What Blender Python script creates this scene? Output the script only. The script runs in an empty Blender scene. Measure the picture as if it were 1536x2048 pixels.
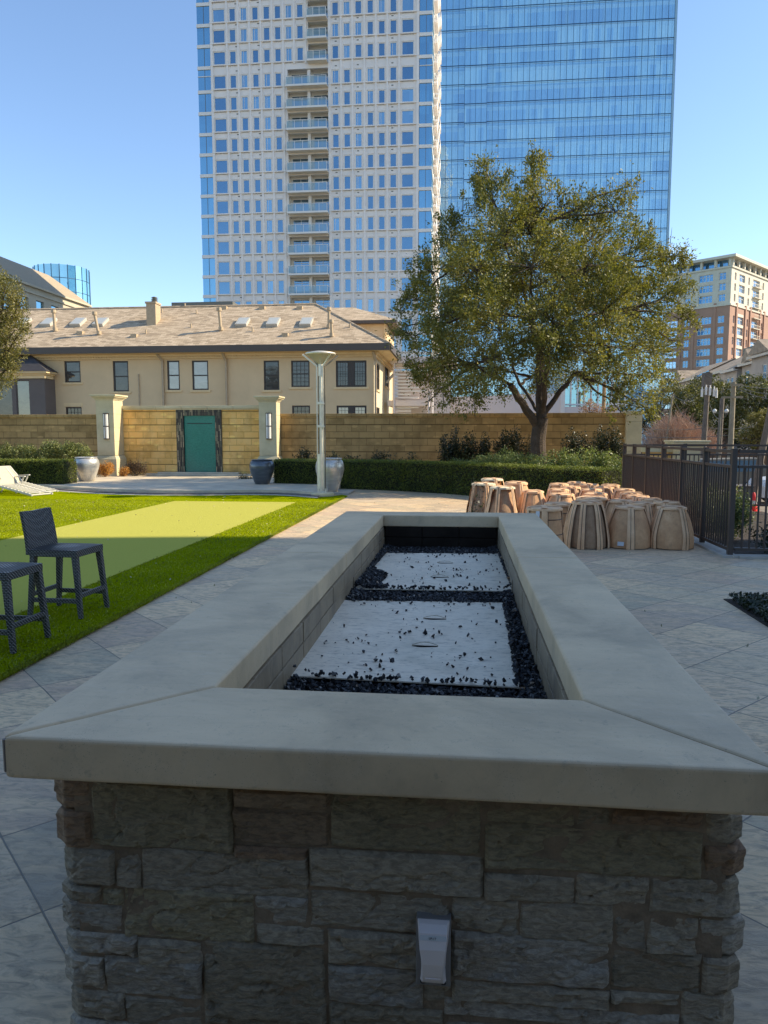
import bpy, bmesh, math, random
import numpy as np
from mathutils import Vector, Matrix, noise as mnoise
R_ = math.radians
random.seed(7); rng = np.random.default_rng(11)
scene = bpy.context.scene
col = scene.collection
# ------------------------------------------------------------ camera, sky, sun, exposure
F, H = 1478.0, 1.75
YAW, PITCH = 5.95, 5.87
cd = bpy.data.cameras.new('camera'); cam = bpy.data.objects.new('camera', cd); col.objects.link(cam)
cd.sensor_fit = 'VERTICAL'; cd.sensor_height = 36; cd.lens = F/2048*36
cd.clip_start = .05; cd.clip_end = 6000
cam.location = (0, 0, H); cam.rotation_euler = (R_(90-PITCH), 0, R_(YAW))
scene.camera = cam
SUN_AZ, SUN_EL = 9.0, 35.0        # azimuth measured from +X towards +Y
w = bpy.data.worlds.new("World"); scene.world = w; w.use_nodes = True
nt = w.node_tree; bg = nt.nodes['Background']
sk = nt.nodes.new('ShaderNodeTexSky'); sk.sky_type = 'NISHITA'; sk.sun_disc = False
sk.sun_elevation = R_(SUN_EL); sk.sun_rotation = R_(90-SUN_AZ); sk.altitude = 100
sk.air_density = 1.0; sk.dust_density = .25; sk.ozone_density = 3.0
nt.links.new(sk.outputs[0], bg.inputs[0]); bg.inputs[1].default_value = .15
sd = bpy.data.lights.new('sun', 'SUN'); sun = bpy.data.objects.new('sun', sd); col.objects.link(sun)
sd.energy = 4.6; sd.angle = R_(.5); sd.color = (1, .86, .63)
_d = Vector((math.cos(R_(SUN_EL))*math.cos(R_(SUN_AZ)), math.cos(R_(SUN_EL))*math.sin(R_(SUN_AZ)), math.sin(R_(SUN_EL))))
sun.rotation_euler = (-_d).to_track_quat('-Z', 'Y').to_euler()
scene.view_settings.view_transform = 'Standard'; scene.view_settings.look = 'None'
scene.view_settings.exposure = .8; scene.view_settings.gamma = 1
scene.render.engine = 'CYCLES'
# ------------------------------------------------------------ measuring helpers
_rot = cam.rotation_euler.to_matrix()
def ray(px, py): return _rot @ Vector(((px-768)/F, -(py-1024)/F, -1))
def at(px, py, Y):                                  # the point of a sight line at distance Y
    d = ray(px, py); t = Y/d.y; return Vector((d.x*t, Y, H+d.z*t))
def gz(px, py, z=0):                                # ... on the level z
    d = ray(px, py); t = (z-H)/d.z; return Vector((d.x*t, d.y*t, z))
def atX(px, py, X):                                 # ... on the plane X
    d = ray(px, py); t = X/d.x; return Vector((X, d.y*t, H+d.z*t))
# ------------------------------------------------------------ materials
def S(r, g, b):
    f = lambda c: (c/255/12.92) if c <= 10 else ((c/255+.055)/1.055)**2.4
    return (f(r), f(g), f(b))
class NT:
    def __init__(s, name):
        s.m = bpy.data.materials.new(name); s.m.use_nodes = True; s.t = s.m.node_tree
        s.b = s.t.nodes['Principled BSDF']; s.out = s.t.nodes['Material Output']
    def n(s, typ, **kw):
        o = s.t.nodes.new('ShaderNode'+typ)
        for k, v in kw.items():
            if k[0] == '_': setattr(o, k[1:], v)
            else: o.inputs[k.replace('__', ' ')].default_value = v
        return o
    def l(s, a, b): s.t.links.new(a, b)
    def coord(s, kind='Object'): return s.n('TexCoord').outputs[kind]
    def noise(s, vec, scale, detail=4, rough=.55, dist=0):
        o = s.n('TexNoise', Scale=scale, Detail=detail, Roughness=rough, Distortion=dist)
        if vec: s.l(vec, o.inputs['Vector'])
        return o.outputs['Fac']
    def ramp(s, fac, stops, interp='LINEAR'):
        o = s.n('ValToRGB'); e = o.color_ramp; e.interpolation = interp
        while len(e.elements) < len(stops): e.elements.new(.5)
        for el, (p, c) in zip(e.elements, stops): el.position = p; el.color = (*c, 1) if len(c) == 3 else c
        s.l(fac, o.inputs[0]); return o.outputs[0]
    def mix(s, fac, a, b, mode='MIX'):
        o = s.n('MixRGB', _blend_type=mode)
        for i, v in ((0, fac), (1, a), (2, b)):
            if isinstance(v, bpy.types.NodeSocket): s.l(v, o.inputs[i])
            elif i: o.inputs[i].default_value = (*v, 1)
            else: o.inputs[0].default_value = v
        return o.outputs[0]
    def math(s, op, a, b=0, clamp=False):
        o = s.n('Math', _operation=op, _use_clamp=clamp)
        for i, v in ((0, a), (1, b)):
            if isinstance(v, bpy.types.NodeSocket): s.l(v, o.inputs[i])
            else: o.inputs[i].default_value = v
        return o.outputs[0]
    def mapping(s, vec, rot=(0, 0, 0), scale=(1, 1, 1), loc=(0, 0, 0)):
        o = s.n('Mapping'); s.l(vec, o.inputs[0]); o.inputs['Rotation'].default_value = rot
        o.inputs['Scale'].default_value = scale; o.inputs['Location'].default_value = loc; return o.outputs[0]
    def bump(s, h, strength=.3, dist=.01, nrm=None):
        o = s.n('Bump', Strength=strength, Distance=dist); s.l(h, o.inputs['Height'])
        if nrm: s.l(nrm, o.inputs['Normal'])
        return o.outputs[0]
    def fin(s, color=None, rough=.7, metallic=0, normal=None, spec=None):
        for k, v in (('Base Color', color), ('Roughness', rough), ('Metallic', metallic), ('Normal', normal), ('Specular IOR Level', spec)):
            if v is None: continue
            if isinstance(v, bpy.types.NodeSocket): s.l(v, s.b.inputs[k])
            else: s.b.inputs[k].default_value = (*v, 1) if isinstance(v, tuple) else v
        return s.m
def pm(name, c, var=.25, scale=3., rough=.7, bump=0., bscale=40., metallic=0., c2=None, spec=None, bd=.01):
    k = NT(name); v = k.coord()
    lo = c2 or tuple(x*(1-var) for x in c); hi = tuple(min(1, x*(1+var*.6)) for x in c)
    n1 = k.noise(v, scale, 6, .6); cc = k.ramp(n1, [(.3, lo), (.7, hi)])
    nrm = k.bump(k.noise(v, bscale, 5, .6), bump, bd) if bump else None
    return k.fin(cc, rough, metallic, nrm, spec)
def swz(k, ax):                                     # vector (u, z, 0) for a wall; ax = 'X' or 'Y'
    s = k.n('SeparateXYZ'); k.l(k.coord(), s.inputs[0]); c = k.n('CombineXYZ')
    if ax == 'XY':
        k.l(k.math('ADD', s.outputs[0], s.outputs[1]), c.inputs[0])
    else: k.l(s.outputs['XYZ'.index(ax)], c.inputs[0])
    k.l(s.outputs[2], c.inputs[1]); return c.outputs[0]
def leaf_mat(name, cols, clump=1.2, trans=.3, rough=.6):
    k = NT(name); a = k.n('Attribute', _attribute_name='rnd').outputs['Fac']
    cl = k.noise(k.coord(), clump, 3, .6)
    f = k.math('ADD', k.math('MULTIPLY', a, .45), k.math('MULTIPLY', k.math('SUBTRACT', cl, .28, True), 1.3), True)
    n = len(cols)-1
    c = k.ramp(f, [(i/n, q) for i, q in enumerate(cols)])
    k.fin(c, rough)
    tr = k.n('BsdfTranslucent'); k.l(k.mix(1, c, (1.0, 1.0, .45), 'MULTIPLY'), tr.inputs[0])
    mx = k.n('MixShader', Fac=trans); k.l(k.b.outputs[0], mx.inputs[1]); k.l(tr.outputs[0], mx.inputs[2])
    k.l(mx.outputs[0], k.out.inputs[0]); return k.m
def glass_mat(name, tint, inner, metal=.85, var=.5, rough=.03, cell=(1.3, 4.0), wob=.02):
    """coated facade glass: mirror-like skin over a dim room, a few panes with blinds"""
    k = NT(name); v = swz(k, 'XY')
    br = k.n('TexBrick', _offset=0., _squash=1.); k.l(v, br.inputs['Vector'])
    br.inputs['Scale'].default_value = 1; br.inputs['Mortar Size'].default_value = 0
    br.inputs['Brick Width'].default_value = cell[0]; br.inputs['Row Height'].default_value = cell[1]
    br.inputs['Color1'].default_value = (0, 0, 0, 1); br.inputs['Color2'].default_value = (1, 1, 1, 1); br.inputs['Bias'].default_value = 0
    c = k.mix(br.outputs[0], tuple(x*(1-var*.35) for x in inner), tuple(min(1, x*(1+var)) for x in inner))
    k.fin(c, .25)
    g = k.n('BsdfGlossy', Roughness=rough); g.inputs['Color'].default_value = (*tint, 1)
    k.l(k.bump(k.noise(k.coord(), .35, 2, .5), wob, 1.), g.inputs['Normal'])
    mx = k.n('MixShader', Fac=metal); k.l(k.b.outputs[0], mx.inputs[1]); k.l(g.outputs[0], mx.inputs[2])
    k.l(mx.outputs[0], k.out.inputs[0]); return k.m
# ------------------------------------------------------------ mesh builder
class MB:
    def __init__(s): s.v = []; s.f = []; s.m = []
    def add(s, vs, fs, mi=0):
        o = len(s.v); s.v += [tuple(x) for x in vs]
        for f in fs: s.f.append(tuple(i+o for i in f)); s.m.append(mi)
        return s
    def quad(s, a, b, c, d, mi=0): return s.add([a, b, c, d], [(0, 1, 2, 3)], mi)
    def box(s, x0, x1, y0, y1, z0, z1, mi=0):
        return s.add([(x0, y0, z0), (x1, y0, z0), (x1, y1, z0), (x0, y1, z0), (x0, y0, z1), (x1, y0, z1), (x1, y1, z1), (x0, y1, z1)],
                     [(3, 2, 1, 0), (4, 5, 6, 7), (0, 1, 5, 4), (1, 2, 6, 5), (2, 3, 7, 6), (3, 0, 4, 7)], mi)
    def obox(s, c, ax, ay, az, mi=0):               # oriented box: centre, half-axis vectors
        c, ax, ay, az = map(Vector, (c, ax, ay, az)); P = []
        for k in (-1, 1):
            for i, j in ((-1, -1), (1, -1), (1, 1), (-1, 1)): P.append(c+ax*i+ay*j+az*k)
        return s.add(P, [(3, 2, 1, 0), (4, 5, 6, 7), (0, 1, 5, 4), (1, 2, 6, 5), (2, 3, 7, 6), (3, 0, 4, 7)], mi)
    def bar(s, a, b, w, h, mi=0, up=(0, 0, 1)):     # square bar from a to b
        a, b = Vector(a), Vector(b); d = b-a; L = d.length; d.normalize(); u = Vector(up)
        if abs(d.dot(u)) > .98: u = Vector((1, 0, 0))
        r = d.cross(u).normalized(); u = r.cross(d)
        return s.obox((a+b)/2, d*L/2, r*w/2, u*h/2, mi)
    def tube(s, pts, rad, n=8, mi=0, cap=True):
        pts = [Vector(p) for p in pts]; rad = rad if hasattr(rad, '__len__') else [rad]*len(pts); o = len(s.v)
        u = None
        for i, p in enumerate(pts):
            d = (pts[min(i+1, len(pts)-1)]-pts[max(i-1, 0)]).normalized()
            if u is None: u = d.orthogonal().normalized()
            u = (u-d*u.dot(d)).normalized(); r = d.cross(u)
            for k in range(n):
                a = 2*math.pi*k/n; s.v.append(tuple(p+(u*math.cos(a)+r*math.sin(a))*rad[i]))
        for i in range(len(pts)-1):
            for k in range(n):
                a = o+i*n+k; b = o+i*n+(k+1) % n; s.f.append((a, b, b+n, a+n)); s.m.append(mi)
        if cap:
            s.f.append(tuple(o+k for k in range(n))[::-1]); s.m.append(mi)
            e = o+(len(pts)-1)*n; s.f.append(tuple(e+k for k in range(n))); s.m.append(mi)
        return s
    def lathe(s, prof, c=(0, 0), n=32, mi=0, z0=0, ph=0):
        o = len(s.v)
        for r, z in prof:
            for k in range(n):
                a = 2*math.pi*k/n+ph; s.v.append((c[0]+r*math.cos(a), c[1]+r*math.sin(a), z0+z))
        for i in range(len(prof)-1):
            for k in range(n):
                a = o+i*n+k; b = o+i*n+(k+1) % n; s.f.append((a, b, b+n, a+n)); s.m.append(mi)
        return s
    def disc(s, c, r, n=32, mi=0, up=True):
        vs = [(c[0]+r*math.cos(2*math.pi*k/n), c[1]+r*math.sin(2*math.pi*k/n), c[2]) for k in range(n)]
        return s.add(vs, [tuple(range(n)) if up else tuple(range(n))[::-1]], mi)
    def prism(s, poly, z0, z1, mi=0):
        n = len(poly); vs = [(x, y, z0) for x, y in poly]+[(x, y, z1) for x, y in poly]
        return s.add(vs, [tuple(range(n))[::-1], tuple(range(n, 2*n))]+[(i, (i+1) % n, (i+1) % n+n, i+n) for i in range(n)], mi)
    def holes(s, O, u, nrm, u0, u1, z0, z1, hs, dep, mi=0, mr=None):
        """wall in the plane O + u*a + z*b with rectangular openings and reveals of depth dep"""
        O, u, nrm = Vector(O), Vector(u), Vector(nrm); mr = mi if mr is None else mr
        us = sorted({u0, u1, *[h[0] for h in hs], *[h[1] for h in hs]}); zs = sorted({z0, z1, *[h[2] for h in hs], *[h[3] for h in hs]})
        P = lambda a, b, d=0: O+u*a+Vector((0, 0, b))-nrm*d
        H_ = set()
        ui = {a: i for i, a in enumerate(us)}; zi = {a: i for i, a in enumerate(zs)}
        for h in hs:
            for i in range(ui[h[0]], ui[h[1]]):
                for j in range(zi[h[2]], zi[h[3]]): H_.add((i, j))
        for j in range(len(zs)-1):
            i = 0
            while i < len(us)-1:
                if (i, j) in H_: i += 1; continue
                k = i
                while k < len(us)-1 and (k, j) not in H_: k += 1
                s.quad(P(us[i], zs[j]), P(us[k], zs[j]), P(us[k], zs[j+1]), P(us[i], zs[j+1]), mi); i = k
        for a, b, c, d in hs:
            s.quad(P(a, c), P(b, c), P(b, c, dep), P(a, c, dep), mr); s.quad(P(a, d, dep), P(b, d, dep), P(b, d), P(a, d), mr)
            s.quad(P(a, c), P(a, c, dep), P(a, d, dep), P(a, d), mr); s.quad(P(b, c, dep), P(b, c), P(b, d), P(b, d, dep), mr)
        return s
    def build(s, name, mats, parent=None, smooth=False, bevel=0):
        me = bpy.data.meshes.new(name); off = rootloc(parent)
        me.from_pydata([(x-off[0], y-off[1], z-off[2]) for x, y, z in s.v], [], s.f)
        mats = mats if isinstance(mats, (list, tuple)) else [mats]
        for m in mats: me.materials.append(m)
        if len(mats) > 1: me.polygons.foreach_set('material_index', s.m)
        if bevel:
            bm = bmesh.new(); bm.from_mesh(me); bmesh.ops.remove_doubles(bm, verts=bm.verts, dist=1e-5)
            bmesh.ops.bevel(bm, geom=[e for e in bm.edges if e.calc_face_angle(0) > .4], offset=bevel, segments=2, affect='EDGES', profile=.6)
            bm.to_mesh(me); bm.free()
        if smooth: me.polygons.foreach_set('use_smooth', [True]*len(me.polygons))
        o = bpy.data.objects.new(name, me); col.objects.link(o); o.parent = parent
        return o
def rootloc(p):
    while p is not None and p.parent is not None: p = p.parent
    return tuple(p.location) if p is not None else (0, 0, 0)
def tag(o, label=None, cat=None, group=None, kind=None):
    for k, v in (('label', label), ('category', cat), ('group', group), ('kind', kind)):
        if v: o[k] = v
    return o
def thing(name, label, cat, loc=(0, 0, 0), group=None):
    o = bpy.data.objects.new(name, None); col.objects.link(o); o.location = loc; o.empty_display_size = .2
    return tag(o, label, cat, group)
def copy_tree(o, parent=None):
    c = o.copy(); col.objects.link(c); c.parent = parent
    for ch in [x for x in bpy.data.objects if x.parent == o]: copy_tree(ch, c)
    return c
def leaves(name, C, size, mat, parent=None, up=.35, asp=.42, A=None):
    """one mesh of leaf-sized diamonds around the centres C (n x 3)"""
    C = np.asarray(C, float); n = len(C)
    a = rng.normal(size=(n, 3)) if A is None else A+rng.normal(size=(n, 3))*.5
    a /= np.linalg.norm(a, axis=1)[:, None]
    nn = rng.normal(size=(n, 3)); nn[:, 2] = np.abs(nn[:, 2])*(1 if np.isscalar(up) else 1)+up
    b = np.cross(a, nn); b /= np.linalg.norm(b, axis=1)[:, None]+1e-9
    L = size*(.6+.8*rng.random((n, 1)))/2; W = L*asp*(.8+.5*rng.random((n, 1)))
    nn = np.cross(b, a)
    V = np.empty((n, 4, 3)); V[:, 0] = C-a*L; V[:, 1] = C+b*W-nn*W*.3; V[:, 2] = C+a*L; V[:, 3] = C-b*W-nn*W*.3
    V -= np.array(rootloc(parent)); me = bpy.data.meshes.new(name)
    me.vertices.add(n*4); me.vertices.foreach_set('co', V.reshape(-1).astype(np.float32))
    me.loops.add(n*4); me.loops.foreach_set('vertex_index', np.arange(n*4, dtype=np.int32))
    me.polygons.add(n); me.polygons.foreach_set('loop_start', np.arange(0, n*4, 4, dtype=np.int32))
    me.polygons.foreach_set('loop_total', np.full(n, 4, np.int32))
    me.update(calc_edges=True); at_ = me.attributes.new('rnd', 'FLOAT', 'FACE'); at_.data.foreach_set('value', rng.random(n).astype(np.float32))
    me.materials.append(mat); o = bpy.data.objects.new(name, me); col.objects.link(o); o.parent = parent
    return o
def blob_pts(c, r, n, shell=.5):
    """points in an ellipsoid, denser towards its skin"""
    d = rng.normal(size=(n, 3)); d /= np.linalg.norm(d, axis=1)[:, None]
    t = (shell+(1-shell)*rng.random((n, 1)))**.8 if shell else rng.random((n, 1))**.33
    return np.array(c)+d*t*np.array(r)
M = {}
# ------------------------------------------------------------ paving and ground materials
def slate(name, warm=0):
    k = NT(name); v0 = k.coord(); v = k.mapping(v0, rot=(0, 0, R_(45)), loc=(.13, .02, 0))
    wv = k.n('VectorMath', _operation='ADD'); wob = k.n('TexNoise', Scale=3., Detail=3)
    k.l(v0, wob.inputs['Vector']); sc = k.n('VectorMath', _operation='SCALE', Scale=.012); k.l(wob.outputs['Color'], sc.inputs[0])
    k.l(v, wv.inputs[0]); k.l(sc.outputs[0], wv.inputs[1])
    def brick(w, m, bias=0):
        b = k.n('TexBrick', _offset=0., _squash=1.); k.l(wv.outputs[0], b.inputs['Vector'])
        b.inputs['Scale'].default_value = 1; b.inputs['Mortar Size'].default_value = m; b.inputs['Mortar Smooth'].default_value = .4
        b.inputs['Brick Width'].default_value = w; b.inputs['Row Height'].default_value = w; b.inputs['Bias'].default_value = bias
        b.inputs['Color1'].default_value = (0, 0, 0, 1); b.inputs['Color2'].default_value = (1, 1, 1, 1); return b
    b = brick(.665, .0045)
    base = k.ramp(b.outputs[0], [(0, (0.392, 0.317, 0.218)), (.2, (0.609, 0.464, 0.294)), (.42, (0.551, 0.378, 0.247)), (.6, (0.435, 0.378, 0.247)), (.8, (0.870, 0.610, 0.332)), (1, (0.507, 0.427, 0.314))])
    vs = k.mapping(v0, rot=(0, 0, R_(20)), scale=(1, 2.6, 1))
    n1 = k.noise(vs, 2.2, 8, .62, .6); n2 = k.noise(vs, 9, 6, .65, 1.2)
    c = k.mix(k.ramp(n1, [(.38, (0, 0, 0)), (.66, (1, 1, 1))]), base, (0.812, 0.586, 0.342))
    c = k.mix(.8, base, c); c = k.mix(k.ramp(n2, [(.44, (0, 0, 0)), (.70, (0.900, 0.900, 0.712))]), c, (0.275, 0.220, 0.152))
    rs = k.noise(v0, .8, 3); c = k.mix(k.ramp(rs, [(.62, (0, 0, 0)), (.75, (0.507, 0.427, 0.332))]), c, (0.609, 0.342, 0.171))
    c = k.mix(b.outputs['Fac'], c, (.20, .175, .14))
    if warm: c = k.mix(warm, c, (.42, .36, .28))
    h = k.math('ADD', k.noise(vs, 5, 9, .7, 1.5), k.math('MULTIPLY', b.outputs['Fac'], -1.2))
    return k.fin(c, k.ramp(n1, [(.3, (.42,)*3), (.7, (.68,)*3)]), 0, k.bump(h, .8, .014), .5)
M['slate'] = slate('bluestone_paving')
def turf(name, a, b, fine, bs, yel):
    k = NT(name); v = k.coord(); n1 = k.noise(v, fine, 3, .7); n2 = k.noise(v, 1.3, 4, .6); n3 = k.noise(k.mapping(v, scale=(1, 1, 1)), fine*.23, 3, .8)
    c = k.ramp(n1, [(.3, a), (.68, b)]); c = k.mix(k.math('MULTIPLY', n2, .5), c, yel)
    c = k.mix(k.ramp(n3, [(.35, (.55,)*3), (.6, (0, 0, 0))]), c, a)
    return k.fin(c, .75, 0, k.bump(k.math('ADD', n1, n3), bs, .02), .0)
M['turf'] = turf('artificial_turf', (.06, .09, .001), (.44, .50, .004), 170, 1., (.38, .45, .004))
M['putting'] = turf('putting_turf', (.38, .37, .075), (.52, .49, .105), 150, .35, (.44, .42, .08))
M['asphalt'] = pm('street_asphalt', (.22, .19, .15), .3, .8, .85, .3, 60)
M['earth'] = pm('far_ground', (.13, .12, .09), .4, .05, .9)
M['soil'] = pm('garden_mulch', (.045, .032, .022), .5, 9, .9, .8, 60, bd=.03)
M['kerb'] = pm('pale_limestone', (.42, .39, .33), .2, 4, .75, .25, 50)
M['terrace'] = pm('terrace_stone', (.60, .50, .35), .35, 1.6, .7, .3, 12, c2=(.42, .36, .27))
M['rough_edge'] = pm('ledge_stone', (.16, .14, .12), .4, 8, .85, .6, 30)
# ------------------------------------------------------------ setting: ground levels
def struct(name, mb, m, **kw): return tag(mb.build(name, m, **kw), kind='structure')
LOW = -1.0
g = MB(); g.quad((-2500, -2500, LOW-.02), (2500, -2500, LOW-.02), (2500, 2500, LOW-.02), (-2500, 2500, LOW-.02)); struct('ground', g, M['earth'])
g = MB(); g.box(-42, 3.9, -5.2, 34, LOW-.01, -.004); g.box(3.9, 29, -5.2, 11.0, LOW-.012, -.004); struct('patio', g, M['slate'])
g = MB(); g.quad((4.02, 11.1, -.10), (7.4, 11.1, -.10), (7.4, 19.0, -.10), (4.02, 19.0, -.10)); g.quad((7.4, 11.1, -.1), (7.4, 11.1, LOW), (7.4, 19, LOW), (7.4, 19, -.1)); struct('planting_bed', g, M['soil'])
g = MB(); g.quad((7.5, 9, LOW), (150, 9, LOW), (150, 48, LOW), (7.5, 48, LOW)); g.quad((16, 48, LOW), (38, 48, LOW), (38, 420, LOW), (16, 420, LOW)); struct('street', g, M['asphalt'])
g = MB(); g.box(3.78, 4.0, 11.0, 18.6, -.02, .035); g.box(4.0, 13, 10.95, 11.17, -.02, .033); struct('kerb', g, M['kerb'], bevel=.006)
# terrace stage in front of the water wall (curved front)
edge = [gz(px, py, .13) for px, py in ((-160, 951), (-60, 955), (20, 960), (60, 967), (105, 971), (150, 974), (200, 977), (250, 979), (300, 980), (350, 980.5), (420, 980.5), (500, 979.5), (560, 980), (600, 982), (640, 985))]
el = [(p.x, p.y) for p in edge]; el[-1] = (el[-1][0], el[-1][1]); tp = el+[(-4.0, 24.5), (-3.4, 27), (-3.4, 30.2), (-40, 30.2), (-40, el[0][1])]
g = MB(); g.prism(tp, -.02, .13); struct('terrace', g, M['terrace'], bevel=.01)
g = MB(); g.prism([(x, y-.28) for x, y in el]+[(x, y+.05) for x, y in el[::-1]], -.01, .055, 0); struct('terrace_step', g, M['rough_edge'])
g = MB(); g.prism([(x, y-.55) for x, y in el]+[(x, y-.2) for x, y in el[::-1]], -.01, .022, 0); struct('lawn_edging', g, M['kerb'])
# artificial lawn with its putting strip
lf = [(x, y-.56) for x, y in el if x < -3.7]
random.seed(3)
re_ = []; y = 21.3
while y > 2.0: re_.append((-3.28+random.uniform(-.02, .02), y)); y -= .35
g = MB(); g.prism(lf+[(-3.5, 21.6)]+re_+[(-3.28, 1.5), (-30, 1.5), (-30, lf[0][1])], -.01, .018); struct('lawn', g, M['turf'])
g = MB(); g.prism([(-7.6, 18.97), (-4.3, 18.97), (-4.3, 2.2), (-7.62, 2.2)][::-1], -.005, .024); struct('putting_strip', g, M['putting'])
# turf fringe and blades where the lawn is near
n = 170000; Y = 4.2+15*rng.random(n)**1.6; X = -3.27-9.5*rng.random(n)
k_ = ~((X < -4.32) & (X > -7.6)); X = X[k_]; Y = Y[k_]
nl = 45000; X = np.r_[X, -3.25-rng.random(nl)*.06]; Y = np.r_[Y, 3.5+17*rng.random(nl)]
M['blade'] = leaf_mat('turf_blades', [(.05, .075, .001), (.14, .17, .002), (.34, .38, .004), (.55, .56, .02)], .8, .25, .5)
o = leaves('turf_fibres', np.c_[X, Y, .018+.012*rng.random(len(X))], .032, M['blade'], up=0, asp=.22, A=np.tile(np.array([0, 0, 1.]), (len(X), 1)))
tag(o, 'short bright green synthetic turf fibres standing on the lawn', 'grass', kind='stuff')
# small slab beside the lamp under the big silver urn
g = MB(); a = gz(655, 985, .02); g.box(a.x-1.0, a.x+.75, a.y-.55, a.y+.7, -.01, .06); struct('urn_pad', g, M['kerb'], bevel=.01)
# ------------------------------------------------------------ fire pit
def conc(name, c, c2, ls=1.):
    k = NT(name); v = k.coord(); n1 = k.noise(v, 1.7*ls, 7, .62, .5); n2 = k.noise(k.mapping(v, scale=(1, 3, 1)), 7, 5, .7, 1.); n3 = k.noise(v, 90, 3, .7)
    cc = k.ramp(n1, [(.28, tuple(x*.8 for x in c2)), (.5, c), (.74, tuple(x*1.22 for x in c))])
    cc = k.mix(k.ramp(n2, [(.5, (0, 0, 0)), (.8, (.45,)*3)]), cc, (.72, .58, .40))
    cc = k.mix(k.ramp(n3, [(.66, (0, 0, 0)), (.74, (.5,)*3)]), cc, (.12, .115, .10))
    st = k.noise(v, 23, 6, .75); cc = k.mix(k.ramp(st, [(.58, (0, 0, 0)), (.7, (.4,)*3)]), cc, (.24, .20, .15))
    wz = k.noise(k.mapping(v, rot=(0, 0, .5), scale=(1, 6, 1)), 3.1, 6, .7, 2.); cc = k.mix(k.ramp(wz, [(.52, (0, 0, 0)), (.72, (.16,)*3)]), cc, tuple(x*.62 for x in c2))
    pr_ = k.n('TexVoronoi', Scale=170); k.l(v, pr_.inputs['Vector']); pf = k.math('LESS_THAN', pr_.outputs['Distance'], .16); cc = k.mix(k.math('MULTIPLY', pf, k.ramp(n2, [(.5, (0, 0, 0)), (.6, (.8,)*3)])), cc, (.15, .125, .09))
    return k.fin(cc, k.ramp(n2, [(.3, (.42,)*3), (.7, (.68,)*3)]), 0, k.bump(k.math('ADD', n1, k.math('MULTIPLY', n3, .12)), .4, .012), .45)
M['coping'] = conc('cast_concrete', (.64, .48, .29), (.52, .395, .245))
M['block'] = conc('inner_block', (.27, .20, .12), (.17, .125, .08), 2)
M['joint'] = pm('joint_sealant', (.16, .13, .11), .2, 8, .6)
M['mortar'] = pm('dark_mortar', (.26, .19, .12), .4, 20, .95, .5, 90)
def stone_mat():
    k = NT('ledge_stone_face'); a = k.n('Attribute', _attribute_name='tint').outputs['Color']; v = k.coord()
    vs = k.mapping(v, scale=(1, 1, 2.6)); n1 = k.noise(vs, 6, 8, .68, 1.0); n2 = k.noise(vs, 34, 6, .7, .6)
    c = k.mix(k.ramp(n1, [(.3, (0, 0, 0)), (.75, (.55,)*3)]), a, (.48, .37, .24)); c = k.mix(k.ramp(n2, [(.4, (.45,)*3), (.6, (0, 0, 0))]), c, (.035, .032, .028))
    n4 = k.noise(v, 15, 5, .8); c = k.mix(k.ramp(n4, [(.68, (0, 0, 0)), (.78, (.5,)*3)]), c, (.34, .33, .31))
    return k.fin(c, .72, 0, k.bump(k.math('ADD', k.math('MULTIPLY', n1, 1.6), n2), .8, .012), .4)
M['stone'] = stone_mat()
PX0, PX1, PY0, PY1, PT = -1.22, .78, 1.79, 7.8, .95       # coping outline and top
IX0, IX1, IY0, IY1 = -.78, .38, 2.24, 7.45                # opening
fp = thing('fire_pit', 'long rectangular stone fire pit with wide grey cast concrete coping in the foreground', 'fire pit', (-.22, 1.95, 0))
def slab(poly, parent=fp):
    bm = bmesh.new(); z0, z1 = PT-.118, PT
    lo = [bm.verts.new((x, y, z0)) for x, y in poly]; hi = [bm.verts.new((x, y, z1)) for x, y in poly]; n = len(poly)
    bm.faces.new(lo[::-1]); bm.faces.new(hi)
    for i in range(n): bm.faces.new((lo[i], lo[(i+1) % n], hi[(i+1) % n], hi[i]))
    bmesh.ops.bevel(bm, geom=list(bm.edges), offset=.011, segments=3, affect='EDGES', profile=.55)
    # subdivide a little and waver the cast edges
    bmesh.ops.subdivide_edges(bm, edges=[e for e in bm.edges if e.calc_length() > .25], cuts=14, use_grid_fill=True)
    for v in bm.verts:
        q = mnoise.noise_vector(v.co*9)*.0016+mnoise.noise_vector(v.co*2.1)*.002
        v.co += Vector((q.x, q.y, q.z*.5))
    me = bpy.data.meshes.new('coping_slab'); off = Vector(parent.location)
    for v in bm.verts: v.co -= off
    bmesh.ops.recalc_face_normals(bm, faces=bm.faces); bm.to_mesh(me); bm.free(); me.materials.append(M['coping'])
    for p in me.polygons: p.use_smooth = p.normal.z < .98 and p.normal.z > -.98 and False
    o = bpy.data.objects.new('coping_slab', me); col.objects.link(o); o.parent = parent; return o
j = .004; JY = 4.97
slab([(PX0+j, PY0), (PX1-j, PY0), (IX1-j*.4, IY0-j), (IX0+j*.4, IY0-j)])
slab([(PX0, PY0+2*j), (IX0, IY0+j), (IX0, JY-j), (PX0, JY-j)])
slab([(PX1, PY0+2*j), (PX1, JY-j-.04), (IX1, JY-j-.04), (IX1, IY0+j)])
slab([(PX0, JY+j), (IX0, JY+j), (IX0, IY1-j), (PX0, PY1-2*j)])
slab([(PX1, JY+j-.04), (PX1, PY1-2*j), (IX1, IY1-j), (IX1, JY+j-.04)])
slab([(PX0+j, PY1), (IX0+j*.4, IY1+j), (IX1-j*.4, IY1+j), (PX1-j, PY1)])
m = MB(); z = PT-.01
def strip(a, b, wd=.012):
    a, b = Vector((*a, 0)), Vector((*b, 0)); d = (b-a).normalized(); r = Vector((d.y, -d.x, 0))*wd/2
    m.prism([(a-r)[:2], (a+r)[:2], (b+r)[:2], (b-r)[:2]], z-.09, z)
e = .004
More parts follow.
